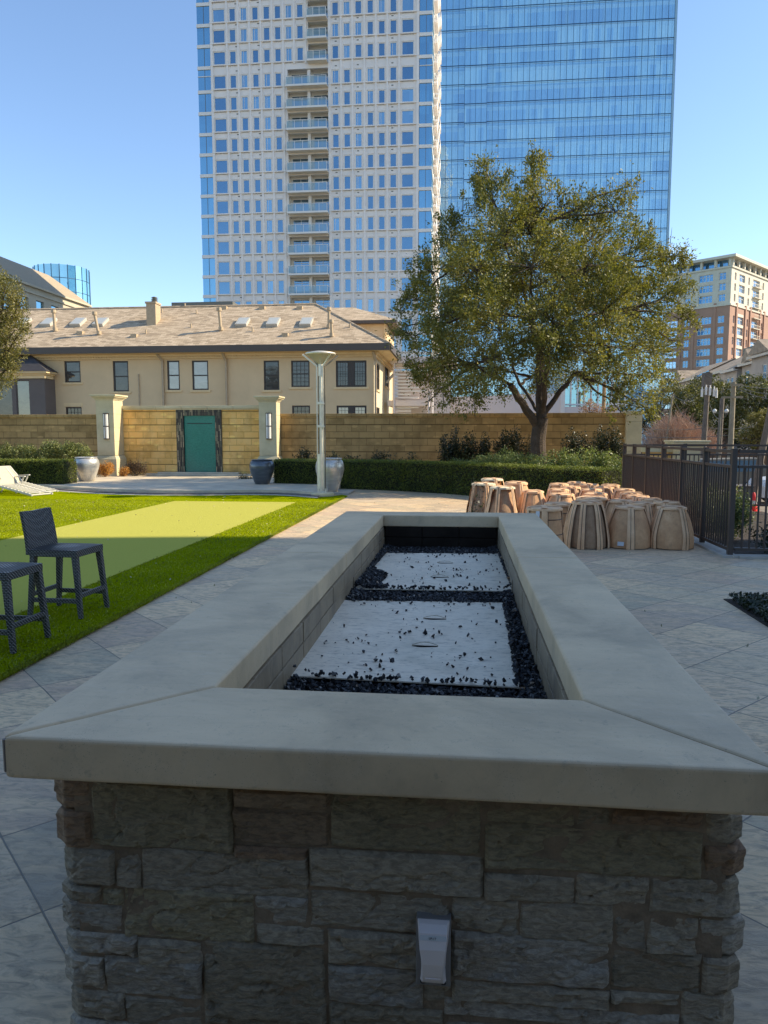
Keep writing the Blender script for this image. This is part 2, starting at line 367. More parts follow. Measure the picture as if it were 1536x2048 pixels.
strip((PX0+e, PY0+e), (IX0-e, IY0-e)); strip((PX1-e, PY0+e), (IX1+e, IY0-e)); strip((PX0+e, JY), (IX0-e, JY)); strip((PX1-e, JY-.04), (IX1+e, JY-.04))
strip((PX0+e, PY1-e), (IX0-e, IY1+e)); strip((PX1-e, PY1-e), (IX1+e, IY1+e))
m.build('joint_filler', M['joint'], fp)
# inner block walls
m = MB(); mf = MB(); zb = .40; zt = PT-.12; t = .012
def blocks(a, b, horizontal):
    L = b-a; n = max(1, round(L/.42)); x = a
    for i in range(n): yield x+.003, x+L/n-.003; x += L/n
for y0, y1 in blocks(IY0, IY1, 0):
    for z0, z1 in ((zb, .60), (.604, .725), (.729, zt)):
        d = random.uniform(0, .006)
        m.box(IX0-.14, IX0+.004+d, y0, y1, z0, z1-.002); m.box(IX1-.004-d, IX1+.14, y0, y1, z0, z1-.002)
for x0, x1 in blocks(IX0+.02, IX1-.02, 1):
    for z0, z1 in ((zb, .60), (.604, .725), (.729, zt)): mf.box(x0, x1, IY1-.01, IY1+.12, z0, z1-.002); m.box(x0, x1, IY0-.12, IY0+.004, z0, z1-.002)
m.build('inner_wall', M['block'], fp, bevel=.003)
mf.build('dark_end_wall', pm('near_black_block', (.025, .02, .016), .3, 5, 1., spec=.0), fp, bevel=.003)  # far end wall in near-black, unlike the other inner walls
# stone faced base
SX0, SX1, SY0, SY1 = -1.125, .735, 1.925, 7.66
m = MB(); m.box(SX0+.03, SX1-.03, SY0-.001, SY0+.14, 0, zt); m.box(SX0+.04, SX1-.04, SY1-.14, SY1-.035, 0, zt)
m.box(SX0+.04, SX0+.17, SY0+.14, SY1-.14, 0, zt); m.box(SX1-.17, SX1-.04, SY0+.14, SY1-.14, 0, zt); m.build('base_core', M['mortar'], fp)
TN = {'b': (.33, .19, .10), 'o': (.34, .285, .16), 'g': (.41, .35, .25), 'l': (.47, .42, .335), 'd': (.31, .26, .17), 'r': (.36, .24, .14)}
def stones(lst, O, u, nrm, name, step=.0085):
    """rock-faced stones; lst = (u0, u1, z0, z1, tint, bulge_left, bulge_right)"""
    V = []; Fc = []; T = []; O, u, nrm = Vector(O), Vector(u), Vector(nrm)
    for si, (u0, u1, z0, z1, tn, bl, brr) in enumerate(lst):
        nu = max(4, int((u1-u0)/step)); nz = max(4, int((z1-z0)/step)); o = len(V); pr = random.uniform(.004, .012); sd = random.uniform(0, 99)
        tl = random.uniform(-.4, .4); tv = random.uniform(-.6, .6); big = .005+.005*min(1, (z1-z0)/.2)
        for j in range(nz+1):
            for i in range(nu+1):
                a, b = i/nu, j/nz; x = u0+(u1-u0)*a; z = z0+(z1-z0)*b
                e = min(min(x-u0 if not bl else 9, u1-x if not brr else 9), min(z-z0, z1-z)); ef = min(1, e/.007)
                q = Vector((x*5, z*9, sd)); rr = mnoise.fractal(q, .9, 2.1, 5)
                rid = abs(mnoise.noise(Vector((x*4+z*3, z*11-x*2, sd+7))))
                d = (.5+.5*ef)*(pr+rr*big+tl*.012*(a-.5)+tv*.016*(b-.5)-.007*max(0, 1-rid/.06)+.006*(rr > .12)+.0025*mnoise.noise(Vector((x*60, z*110, sd)))+.0018*mnoise.noise(Vector((x*25, z*190, sd))))-.004*(1-ef)
                ex = 0
                if bl and a < .5: ex = -bl*min(1, 2.6*math.sin(math.pi*b))*max(0, 1-a*6); d -= max(0, .03-(x-u0))*.9
                if brr and a > .5: ex = brr*min(1, 2.6*math.sin(math.pi*b))*max(0, 1-(1-a)*6); d -= max(0, .03-(u1-x))*.9
                wob = mnoise.noise(Vector((z*14, sd, a*2)))*.0022
                V.append(O+u*(x+ex+(wob if i in (0, nu) else 0))+Vector((0, 0, z+(mnoise.noise(Vector((x*14, sd, b*3)))*.0022 if j in (0, nz) else 0)))+nrm*d)
        tf = random.uniform(.82, 1.15); tc = tuple(c*tf for c in TN[tn])
        I = lambda i, j: o+j*(nu+1)+i
        for j in range(nz):
            for i in range(nu): Fc.append((I(i, j), I(i+1, j), I(i+1, j+1), I(i, j+1))); T.append(tc)
        # returns into the wall on the four sides
        ring = [I(i, 0) for i in range(nu+1)]+[I(nu, j) for j in range(1, nz+1)]+[I(i, nz) for i in range(nu-1, -1, -1)]+[I(0, j) for j in range(nz-1, 0, -1)]
        k0 = len(V); dp = .17 if (bl or brr) else .06
        for q in ring: V.append(V[q]-nrm*dp)
        for q in range(len(ring)):
            r2 = (q+1) % len(ring); Fc.append((ring[r2], ring[q], k0+q, k0+r2)); T.append(tc)
    me = bpy.data.meshes.new(name); off = Vector(fp.location); me.from_pydata([tuple(p-off) for p in V], [], Fc)
    at_ = me.attributes.new('tint', 'FLOAT_COLOR', 'FACE'); at_.data.foreach_set('color', np.array([(*c, 1) for c in T], np.float32).reshape(-1))
    me.materials.append(M['stone'])
    o = bpy.data.objects.new(name, me); col.objects.link(o); o.parent = fp; return o
SL = [(218,115,362,237,'b'),(232,242,362,385,'b'),(370,125,930,392,'o'),(937,150,1318,232,'r'),(932,238,1316,378,'r'),(940,384,1230,435,'b'),(258,393,460,532,'g'),(466,400,564,545,'g'),
(570,402,1234,576,'g'),(248,538,405,602,'g'),(411,550,494,612,'o'),(246,608,492,722,'l'),(500,554,1015,760,'o'),(1022,582,1232,694,'l'),(1028,700,1302,775,'g'),(268,728,550,815,'l'),
(557,755,810,862,'g'),(820,770,1302,1106,'d'),(262,820,418,952,'l'),(426,830,810,984,'l'),(285,958,500,1068,'g'),(506,990,812,1106,'g'),(290,1074,560,1180,'l'),(566,1112,812,1190,'g'),
(1326,165,1924,400,'o'),(1240,406,1930,562,'g'),(1243,568,1798,718,'g'),(1315,724,1690,860,'g'),(1315,866,1690,1014,'l'),(1320,1020,1770,1190,'d'),(820,1112,1302,1200,'g'),
(1941,205,2300,298,'o'),(2306,215,2440,300,'d'),(1941,306,2806,490,'o'),(2450,240,2808,300,'b'),(2826,258,2961,376,'g'),(2816,384,2974,505,'b'),(1938,496,2298,606,'g'),(2304,496,2592,622,'g'),
(2598,512,2952,656,'g'),(1808,585,2072,730,'g'),(2078,606,2452,762,'g'),(2458,640,2584,796,'g'),(2590,664,2786,812,'g'),(2794,676,2972,822,'l'),(1808,738,2436,930,'l'),(1700,738,1802,1010,'g'),
(2444,802,2802,960,'d'),(2808,830,2946,976,'g'),(1778,1020,2716,1092,'l'),(1808,936,2436,1014,'g'),(2722,968,2926,1110,'g'),(2442,966,2716,1014,'g'),(1780,1098,2300,1190,'g'),(2306,1098,2716,1190,'d'),(2722,1116,2940,1200,'g')]
L = []
for x0, y0, x1, y1, tn in SL:
    cx, cy = (x0+x1)/4, (y0+y1)/4+1500
    a = at(x0/2, cy, SY0).x; b = at(x1/2, cy, SY0).x; zt_ = at(cx, y0/2+1500, SY0).z; zb_ = at(cx, y1/2+1500, SY0).z
    L.append([a-.001, b+.001, zb_-.001, min(zt_, zt)-.001, tn, .009 if x0 < 300 else 0, .009 if x1 > 2900 else 0])
zmin = min(q[2] for q in L)
z = zmin-.012
while z > .01:
    h = min(random.uniform(.07, .11), z); x = SX0
    while x < SX1-.02:
        wd = random.uniform(.12, .34); x1 = min(x+wd, SX1)
        if SX1-x1 < .08: x1 = SX1
        L.append([x+.003, x1-.003, z-h+.003, z-.003, random.choice('gglodb'), .01 if x == SX0 else 0, .01 if x1 == SX1 else 0]); x = x1
    z -= h
stones(L, (0, SY0, 0), (1, 0, 0), (0, -1, 0), 'stone_veneer')
def rand_course(a, b):
    L = []; z = zt
    while z > .01:
        h = min(random.choice((.06, .09, .13)), z); h = z if z-h < .04 else h; x = a
        while x < b-.02:
            x1 = min(x+random.uniform(.15, .5), b); x1 = b if b-x1 < .1 else x1
            L.append([x+.004, x1-.004, z-h+.004, z-.004, random.choice('gglodbo'), 0, 0]); x = x1
        z -= h
    return L
stones(rand_course(-SY1, -SY0-.17), (SX0, 0, 0), (0, -1, 0), (-1, 0, 0), 'stone_veneer', .04)
stones(rand_course(SY0+.17, SY1), (SX1, 0, 0), (0, 1, 0), (1, 0, 0), 'stone_veneer', .04)
stones(rand_course(-SX1, -SX0), (0, SY1, 0), (-1, 0, 0), (0, 1, 0), 'stone_veneer', .04)
# outlet cover on the front
M['plastic'] = NT('grey_plastic').fin((.80, .72, .68), .35, 0, None, .5)
M['plastic_clear'] = NT('smoky_plastic').fin((.20, .19, .18), .3, 0, None, .5)
M['paper'] = NT('label_paper').fin((.62, .64, .64), .7)
M['ink'] = NT('ink').fin((.02, .02, .02), .6); M['void'] = NT('dark_opening').fin((.012, .011, .010), 1, 0, None, 0.)
oc = thing('outlet_cover', 'grey weatherproof outlet cover with a paper label on the stone front of the fire pit', 'outlet cover', (-.062, 1.89, .24))
ax0, ax1, az0, az1 = -.109, -.014, .245, .442; yb = 1.905
m = MB(); m.box(ax0, ax1, yb-.012, yb+.03, az0, az1); m.build('back_plate', M['plastic_clear'], oc, bevel=.004)
m = MB(); prof = [(az1-.002, .020, .0435), (az1-.012, .044, .0435), (az1-.055, .052, .041), (az1-.10, .048, .035), (az1-.14, .038, .033), (az0+.032, .026, .034), (az0+.018, .012, .036)]
cx = (ax0+ax1)/2; vs = []
for z, d, hw in prof:
    vs += [(cx-hw, yb-.012, z), (cx-hw+.006, yb-.012-d, z), (cx+hw-.006, yb-.012-d, z), (cx+hw, yb-.012, z)]
fs = [(i*4+k, i*4+k+1, (i+1)*4+k+1, (i+1)*4+k) for i in range(len(prof)-1) for k in range(3)]+[(3, 2, 1, 0), tuple(len(vs)-4+k for k in range(4))]
m.add(vs, fs)
for i in range(4): m.box(cx-.021, cx+.021, yb-.049+i*.0035, yb-.03, az0+.047+i*.0075, az0+.0495+i*.0075)
lid = m.build('hinged_lid', M['plastic'], oc, bevel=.0015)
m = MB(); m.quad((cx-.034, yb-.0605, az1-.030), (cx+.036, yb-.0605, az1-.030), (cx+.036, yb-.0585, az1-.0165), (cx-.034, yb-.0585, az1-.0165)); m.build('paper_label', M['paper'], lid)
m = MB(); m.disc((0, 0, 0), .008, 16); vs = [(cx+.028+v[0], yb-.0135, az0+.011+v[1]*.7) for v in m.v]; m.v = vs; m.add([(v[0]-.056, v[1], v[2]) for v in vs], [tuple(range(16))]); m.build('latch_hole', M['ink'], oc)
def text_obj(name, s, loc, size, rot, m, parent, ext=.0002):
    c = bpy.data.curves.new(name, 'FONT'); c.body = s; c.size = size; c.align_x = 'CENTER'; c.align_y = 'CENTER'; c.extrude = ext
    o = bpy.data.objects.new('tmp', c); col.objects.link(o); dg = bpy.context.evaluated_depsgraph_get(); dg.update()
    me = bpy.data.meshes.new_from_object(o.evaluated_get(dg)); bpy.data.objects.remove(o)
    o = bpy.data.objects.new(name, me); me.materials.clear(); me.materials.append(m); col.objects.link(o); o.parent = parent
    o.rotation_euler = rot; o.location = Vector(loc)-Vector(rootloc(parent)); return o
text_obj('lettering', 'LP-17', (cx-.001, yb-.0612, az1-.0235), .0085, (R_(82), 0, 0), M['ink'], lid)
# gravel bed and steel covers
GZ = .62
k = NT('black_lava_gravel'); a = k.n('Attribute', _attribute_name='rnd').outputs['Fac']
M['gravel'] = k.fin(k.ramp(a, [(0, (.008, .008, .009)), (.55, (.022, .022, .025)), (.85, (.05, .05, .053)), (.955, (.09, .088, .085)), (.985, (.30, .28, .25)), (1, (.35, .22, .12))]), .5, 0, None, .3)
m = MB(); m.box(IX0-.01, IX1+.01, IY0-.01, IY1+.01, GZ-.2, GZ-.012); m.build('gravel_bed', M['gravel'], fp)
covers = [((-.85, 4.86), (.30, 4.90), (.27, 3.22), (-.80, 3.27)), ((-.70, 6.92), (.36, 6.98), (.375, 5.28), (-.76, 5.25))]
CZ = .645
def inside(P, x, y, pad=0):
    cxx = sum(p[0] for p in P)/4; cyy = sum(p[1] for p in P)/4; r = True
    for i in range(4):
        a, b = P[i], P[(i+1) % 4]; ex, ey = b[0]-a[0], b[1]-a[1]; L_ = math.hypot(ex, ey)
        s_ = ((x-a[0])*ey-(y-a[1])*ex)/L_; s0 = ((cxx-a[0])*ey-(cyy-a[1])*ex)
        if s_*(1 if s0 > 0 else -1) < pad: r = False
    return r
def pebbles(P, sizes):
    base = np.array([(-1, -1, -.7), (1, -.9, -.8), (.9, 1, -.7), (-1, .8, -.8), (-.7, -.8, .7), (.8, -.6, .8), (.7, .8, .7), (-.8, .7, .9)])*.5
    fc = np.array([(3, 2, 1, 0), (4, 5, 6, 7), (0, 1, 5, 4), (1, 2, 6, 5), (2, 3, 7, 6), (3, 0, 4, 7)])
    n = len(P); q = rng.normal(size=(n, 4)); q /= np.linalg.norm(q, axis=1)[:, None]; w_, x, y, z = q.T
    Rm = np.stack([1-2*(y*y+z*z), 2*(x*y-z*w_), 2*(x*z+y*w_), 2*(x*y+z*w_), 1-2*(x*x+z*z), 2*(y*z-x*w_), 2*(x*z-y*w_), 2*(y*z+x*w_), 1-2*(x*x+y*y)], 1).reshape(n, 3, 3)
    B = base[None]*(1+.35*rng.normal(size=(n, 8, 3)))*sizes[:, None, None]*(np.array([1.25, 1, .75])[None, None])
    V = np.einsum('nij,nkj->nki', Rm, B)+P[:, None, :]-np.array(rootloc(None)); return V, (fc[None]+8*np.arange(n)[:, None, None]).reshape(-1, 4)
pts = []; sz = []
for _ in range(36000):
    x = random.uniform(IX0+.015, IX1-.015); y = random.uniform(IY0+.02, IY1-.02)
    ov = inside(covers[0], x, y, .012)
    if inside(covers[1], x, y, .012):               # gravel spills over the far cover's near-left corner
        ov = not ((x+.76)/.30+(y-5.25)/1.1 < .9+.15*math.sin(y*9) and random.random() < .85)
    if ov: continue
    bank = .03*max(0, 1-min(x-IX0, IX1-x)/.12)
    onc = any(inside(P, x, y, 0) for P in covers)
    pts.append((x, y, (CZ+.012 if onc else GZ)+bank+random.uniform(-.008, .012))); sz.append(random.uniform(.009, .019))
for ci, P in enumerate(covers):                     # loose bits on the covers
    cl = [(random.uniform(-.7, .25), random.uniform(min(p[1] for p in P), max(p[1] for p in P))) for _ in range(16)]
    for _ in range(190):
        if random.random() < .5: c_ = random.choice(cl); x, y = random.gauss(c_[0], .05), random.gauss(c_[1], .05)
        else: x, y = random.uniform(-.85, .37), random.uniform(min(p[1] for p in P), max(p[1] for p in P))
        if random.random() < .25: y = (max(p[1] for p in P)-abs(random.gauss(0, .08)))
        if inside(P, x, y, .01): s_ = random.choice((.004, .006, .008, .011, .016)); pts.append((x, y, CZ+.004+s_*.35)); sz.append(s_)
V, Fc = pebbles(np.array(pts), np.array(sz))
me = bpy.data.meshes.new('gravel'); me.from_pydata(V.reshape(-1, 3), [], Fc)
at_ = me.attributes.new('rnd', 'FLOAT', 'FACE'); at_.data.foreach_set('value', np.repeat(rng.random(len(pts)), 6).astype(np.float32)); me.materials.append(M['gravel'])
o = bpy.data.objects.new('gravel', me); col.objects.link(o); tag(o, 'glossy black crushed lava gravel filling the fire pit and scattered on its covers', 'gravel', kind='stuff')
def steel():
    k = NT('dusty_galvanised_plate'); v = k.coord(); n1 = k.noise(v, 2.2, 7, .65, .8); n2 = k.noise(k.mapping(v, scale=(1, 2.5, 1)), 16, 7, .75, .6); n3 = k.noise(v, 1.1, 4, .6)
    c = k.ramp(n1, [(.3, (.68, .57, .42)), (.7, (.88, .76, .58))]); c = k.mix(k.ramp(n2, [(.52, (0, 0, 0)), (.68, (.75,)*3)]), c, (.20, .17, .13))
    c = k.mix(k.ramp(n3, [(.55, (0, 0, 0)), (.75, (.6,)*3)]), c, (.26, .25, .17))
    return k.fin(c, .55, .0, k.bump(n2, .25, .004), .5)
M['steel'] = steel()
for ci, (P, lb) in enumerate(zip(covers, ('nearer pale metal cover plate strewn with gravel, its near edge lifted, in the fire pit', 'farther pale metal cover plate, its left corner buried in gravel, in the fire pit'))):
    t = thing('cover_plate', lb, 'cover plate', ((P[0][0]+P[2][0])/2, (P[0][1]+P[2][1])/2, CZ-.01), 'metal cover plates in the fire pit')
    m = MB(); m.prism(list(P)[::-1], CZ-.008, CZ); m.build('plate', M['steel'], t, bevel=.002)
    for hy in ((.36, .72) if ci == 0 else (.28, .68)):
        hx = (-.18 if ci == 0 else -.16)+.03*(hy > .5); yy = P[2][1]+(P[0][1]-P[2][1])*hy
        m = MB(); n_ = 20; vs = [(hx+.07*math.cos(2*math.pi*q/n_), yy+.015*math.sin(2*math.pi*q/n_)*(1+.3*math.sin(q)), CZ+.0015) for q in range(n_)]; m.add(vs, [tuple(range(n_))])
        sl = m.build('hand_hole', M['void'], t)
        m = MB(); m.tube([(hx-.07+.14*q/8, yy+.016+.01*math.sin(q*.4), CZ+.003+.014*math.sin(math.pi*q/8)) for q in range(9)], .0035, 6); m.build('handle', M['steel'], t)
# ------------------------------------------------------------ the building that shades the foreground (out of frame)
M['condo'] = pm('beige_stucco', (.62, .52, .38), .15, .6, .85)
M['dark_glass'] = NT('unseen_dark_glass').fin((.02, .025, .03), .06, 0, None, .6)
t = thing('apartment_building', 'tall beige apartment building behind and to the right of the terrace, casting its shade', 'building', (30, -4, 0))
hs = [(x, x+3.7, z, z+3.6) for z in (.2,) for x in range(-38, 28, 4)]
m = MB(); m.holes((0, -5.0, 0), (1, 0, 0), (0, 1, 0), -42, 30, LOW, 4.2, hs, .25); m.box(-42, 30, -25, -5.3, 4.2, 4.3); m.quad((-42, -25, LOW), (-42, -5.0, LOW), (-42, -5.0, 4.2), (-42, -25, 4.2))
m.box(30, 55, -7, 17.7, LOW, 30); m.build('wall', M['condo'], t)
m = MB(); m.box(-2.6, 2.6, -5.3, .15, 2.95, 3.2); m.box(-2.5, -2.3, -3.4, -3.2, 0, 2.95); m.box(2.3, 2.5, -3.4, -3.2, 0, 2.95); m.build('shade_canopy', pm('dark_canopy_brown', (.10, .07, .05)), t)  # unseen dark canopy on posts, added to darken the pit's front face
m = MB(); m.quad((-42, -5.2, 0), (30, -5.2, 0), (30, -5.2, 4.5), (-42, -5.2, 4.5)); m.build('glazing', M['dark_glass'], t)  # unseen glass wall, made dark so little light bounces onto the pit front
# ------------------------------------------------------------ garden wall, piers, water wall
def blockwall(name, c, c2, row=.275, bw=.62, hue=(.5, .36, .17)):
    k = NT(name); v = swz(k, 'X'); b = k.n('TexBrick', _offset=.5, _offset_frequency=2, _squash=1.)
    wob = k.n('TexNoise', Scale=1.2, Detail=3); k.l(k.coord(), wob.inputs['Vector']); k.l(v, b.inputs['Vector'])
    for q, x in (('Scale', 1), ('Mortar Size', .012), ('Mortar Smooth', .3), ('Brick Width', bw), ('Row Height', row), ('Bias', 0)): b.inputs[q].default_value = x
    b.inputs['Color1'].default_value = (0, 0, 0, 1); b.inputs['Color2'].default_value = (1, 1, 1, 1)
    cc = k.ramp(b.outputs[0], [(0, c2), (.5, c), (1, tuple(x*1.12 for x in c))])
    n = k.noise(k.coord(), 2.4, 5, .6); cc = k.mix(k.ramp(n, [(.42, (0, 0, 0)), (.7, (.7,)*3)]), cc, hue)
    b2 = k.n('TexVoronoi', _feature='SMOOTH_F1', Scale=2.6, Smoothness=.3); k.l(k.mapping(v, scale=(.62, 1.4, 1)), b2.inputs['Vector'])
    cc = k.mix(k.ramp(b2.outputs['Distance'], [(.20, (.9,)*3), (.27, (0, 0, 0))]), cc, tuple(min(1, x*1.35) for x in c))
    d = k.noise(k.coord(), .9, 6, .7); cc = k.mix(k.ramp(d, [(.46, (0, 0, 0)), (.7, (.6,)*3)]), cc, tuple(x*.35 for x in c))
    s = k.n('SeparateXYZ'); k.l(v, s.inputs[0]); ml = k.math('MODULO', s.outputs[1], row*2)
    gr = k.math('LESS_THAN', ml, .034); cc = k.mix(k.math('MULTIPLY', gr, .75), cc, tuple(x*.3 for x in c))
    cc = k.mix(k.math('MULTIPLY', b.outputs['Fac'], .5), cc, tuple(x*.45 for x in c))
    h = k.math('SUBTRACT', k.math('SUBTRACT', k.noise(k.coord(), 14, 5, .6), k.math('MULTIPLY', gr, 1.5)), b.outputs['Fac'])
    return k.fin(cc, .82, 0, k.bump(h, .6, .012), .3)
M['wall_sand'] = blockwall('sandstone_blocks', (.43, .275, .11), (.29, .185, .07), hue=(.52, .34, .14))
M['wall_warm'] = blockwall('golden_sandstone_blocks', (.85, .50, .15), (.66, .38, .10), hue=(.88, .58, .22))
M['pier'] = pm('cast_limestone', (.62, .53, .33), .2, 1.4, .75, .3, 30, c2=(.50, .42, .25))
WY = 30.0
def gwall(x0, x1, zt_, m, label, y=WY, cp=.12):
    t = thing('garden_wall', label, 'wall', ((x0+x1)/2, y, 0), 'stretches of the sandstone garden wall')
    g = MB(); g.box(x0, x1, y, y+.4, -.5, zt_-cp); g.build('wall_face', m, t)
    g = MB(); n = max(2, round((x1-x0)/1.05)); x = x0
    for i in range(n): g.box(x+.003, x+(x1-x0)/n-.003, y-.045, y+.44, zt_-cp+.001, zt_); x += (x1-x0)/n
    g.build('coping', M['wall_sand'] if m == M['wall_sand'] else M['wall_warm'], t, bevel=.012); return t
zl = at(100, 829, WY).z; zc = at(380, 811.5, WY).z; xa = at(237, 850, WY).x; xb = at(540, 850, WY).x; xe = at(1250, 850, WY).x
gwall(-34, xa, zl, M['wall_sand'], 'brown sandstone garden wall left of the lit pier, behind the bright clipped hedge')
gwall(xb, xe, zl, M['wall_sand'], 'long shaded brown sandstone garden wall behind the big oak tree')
wx0, wx1 = at(352, 850, WY-.1).x, at(443, 850, WY-.1).x; wz = at(400, 819, WY-.1).z
t = thing('garden_wall', 'taller golden sandstone garden wall on both sides of the green water wall', 'wall', ((xa+xb)/2, WY, 0), 'stretches of the sandstone garden wall')
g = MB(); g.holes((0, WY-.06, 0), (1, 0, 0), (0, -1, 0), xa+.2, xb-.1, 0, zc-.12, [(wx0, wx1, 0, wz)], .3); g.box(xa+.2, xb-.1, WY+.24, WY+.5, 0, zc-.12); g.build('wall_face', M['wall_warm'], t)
g = MB(); x = xa-.5
while x < xb: x2 = min(x+1.1, xb-.02); g.box(x+.003, x2-.003, WY-.16, WY+.52, zc-.119, zc); g.box(x+.003, x2-.003, WY-.12, WY+.5, zc-.17, zc-.121); x = x2+.003 if x2 < xb-.03 else 99
g.build('coping', M['pier'], t, bevel=.01)
# water wall
k = NT('glass_mosaic'); v = swz(k, 'X'); b = k.n('TexBrick', _offset=.5, _squash=1.)
k.l(v, b.inputs['Vector'])
for q, x in (('Scale', 1), ('Mortar Size', .002), ('Brick Width', .05), ('Row Height', .022), ('Bias', 0)): b.inputs[q].default_value = x
b.inputs['Color1'].default_value = (.02, .20, .14, 1); b.inputs['Color2'].default_value = (.035, .29, .21, 1); b.inputs['Mortar'].default_value = (.02, .14, .10, 1)
c = k.mix(k.ramp(k.noise(v, .8, 3), [(.35, (0, 0, 0)), (.7, (.6,)*3)]), b.outputs[0], (.02, .17, .125))
M['mosaic'] = k.fin(c, k.ramp(b.outputs[0], [(.1, (.12,)*3), (.3, (.35,)*3)]), 0, k.bump(k.noise(v, 30, 3), .3, .01), .6)
k = NT('stacked_dark_slate'); v = swz(k, 'X'); b = k.n('TexBrick', _offset=.4, _squash=1.); k.l(k.mapping(v, rot=(0, 0, R_(90))), b.inputs['Vector'])
for q, x in (('Scale', 1), ('Mortar Size', .006), ('Brick Width', .26), ('Row Height', .05), ('Bias', 0)): b.inputs[q].default_value = x
b.inputs['Color1'].default_value = (0, 0, 0, 1); b.inputs['Color2'].default_value = (1, 1, 1, 1)
c = k.ramp(b.outputs[0], [(0, (.02, .018, .015)), (.5, (.10, .075, .045)), (.75, (.16, .15, .08)), (1, (.45, .34, .20))]); c = k.mix(b.outputs['Fac'], c, (.01, .01, .01))
M['dslate'] = k.fin(c, .5, 0, k.bump(k.math('SUBTRACT', b.outputs[0], b.outputs['Fac']), .7, .02))
t = thing('water_wall', 'green mosaic water wall panel in a dark stacked slate surround', 'water wall', ((wx0+wx1)/2, WY-.05, .13))
ix0, ix1 = at(367, 850, WY-.1).x, at(430, 850, WY-.1).x; iz = at(400, 831, WY-.1).z; j = .003
g = MB(); g.box(wx0+j, ix0, WY-.10, WY+.1, .13, wz-j); g.box(ix1, wx1-j, WY-.10, WY+.1, .13, wz-j); g.box(ix0, ix1, WY-.10, WY+.1, iz, wz-j); g.build('slate_surround', M['dslate'], t)
g = MB(); g.box(ix0+j, ix1-j, WY-.02, WY+.1, .13, iz-j); g.build('mosaic_panel', M['mosaic'], t)
g = MB(); g.box(ix0+.14, ix1-.14, WY-.035, WY-.021, iz-.34, iz-.315); g.build('water_slot', M['ink'], t)
t = tag(MB().box(wx0-1.3, wx1+1.4, WY-.75, WY-.11, .13, .20).box(wx0-.7, wx1+.8, WY-.5, WY-.112, .2, .26).build('basin_step', M['terrace'], bevel=.01), 'low stone basin step at the foot of the green water wall', 'step')
# piers
M['sconce'] = NT('sconce_glass').fin((.72, .70, .64), .4); M['bronze'] = NT('bronze_metal').fin((.09, .07, .055), .4, .6)
def pier(x0, x1, y0, y1, zt_, label, lamp=True, capo=.16):
    t = thing('garden_pier', label, 'pier', ((x0+x1)/2, (y0+y1)/2, 0), 'limestone piers of the garden wall')
    cxx, cyy = (x0+x1)/2, (y0+y1)/2; hw, hd = (x1-x0)/2, (y1-y0)/2
    g = MB(); z = .95; n = 4; hh = (zt_-.22-z)/n
    for i in range(n): g.box(x0, x1, y0, y1, z+i*hh+.004, z+(i+1)*hh-.004)
    g.box(x0+.01, x1-.01, y0+.01, y1-.01, z, zt_-.2); g.build('shaft', M['pier'], t, bevel=.006)
    g = MB(); o_ = .09; g.box(x0-o_, x1+o_, y0-o_, y1+o_, 0, .80); b0 = [(x0-o_, y0-o_), (x1+o_, y0-o_), (x1+o_, y1+o_), (x0-o_, y1+o_)]; b1 = [(x0-.01, y0-.01), (x1+.01, y0-.01), (x1+.01, y1+.01), (x0-.01, y1+.01)]
    for i in range(4): a, b, c, d = b0[i], b0[(i+1) % 4], b1[(i+1) % 4], b1[i]; g.quad((*a, .803), (*b, .803), (*c, .945), (*d, .945))
    g.build('plinth', M['pier'], t)
    g = MB(); z0 = zt_-.22
    for dz, h_, o2 in ((0, .05, .03), (.052, .05, .07), (.104, .05, capo*.75), (.156, .064, capo)): g.box(x0-o2, x1+o2, y0-o2, y1+o2, z0+dz, z0+dz+h_)
    g.build('cap', M['pier'], t, bevel=.01)
    if lamp:
        lx = cxx+.04; a, b = 1.62, 2.68
        g = MB(); n_ = 10; vs = []
        for zz in (a+.03, b-.03):
            for q in range(n_+1): an = math.pi*q/n_; vs.append((lx-.11*math.cos(an), y0-.002-.10*math.sin(an), zz))
        g.add(vs, [(q, q+1, q+n_+2, q+n_+1) for q in range(n_)]); lm = g.build('wall_lamp', M['sconce'], t, smooth=True)
        g = MB()
        for zz in (a, (a+b)/2-.02, b-.035):
            for q in range(n_): an, a2 = math.pi*q/n_, math.pi*(q+1)/n_; P = lambda u, r: (lx-(.125*r)*math.cos(u), y0-.001-(.115*r)*math.sin(u)); g.prism([P(an, 1), P(a2, 1), P(a2, .8), P(an, .8)], zz, zz+.035)
        for q in (0, 5, 10): an = math.pi*q/10; g.box(lx-.118*math.cos(an)-.008, lx-.118*math.cos(an)+.008, y0-.114*math.sin(an)-.012, y0-.10*math.sin(an)+.004, a, b)
        g.build('lamp_frame', M['bronze'], lm)
    return t
py0 = 29.1
pier(at(193, 850, py0).x, at(228, 850, py0).x, py0, py0+.84, at(212, 789, py0).z, 'sunlit limestone pier with a wall lamp, left of the green water wall', capo=.17)
py0 = 29.3
pier(at(518, 850, py0).x, at(553, 850, py0).x, py0, py0+.62, at(535, 792, py0).z, 'limestone pier with a wall lamp, right of the green water wall', capo=.17)
t = thing('garden_pier', 'plain square limestone pier at the right end of the garden wall', 'pier', (xe+.4, WY, 0)); x1 = at(1284, 850, WY-.2).x; zz = at(1260, 822, WY-.2).z
g = MB()
for a, b in ((0, 1.15), (1.16, 2.3), (2.31, zz-.12)): g.box(xe, x1, WY-.2, WY+.6, a, b)
g.build('shaft', M['pier'], t, bevel=.006); MB().box(xe-.04, x1+.04, WY-.24, WY+.64, zz-.118, zz).build('cap', M['pier'], t, bevel=.01)
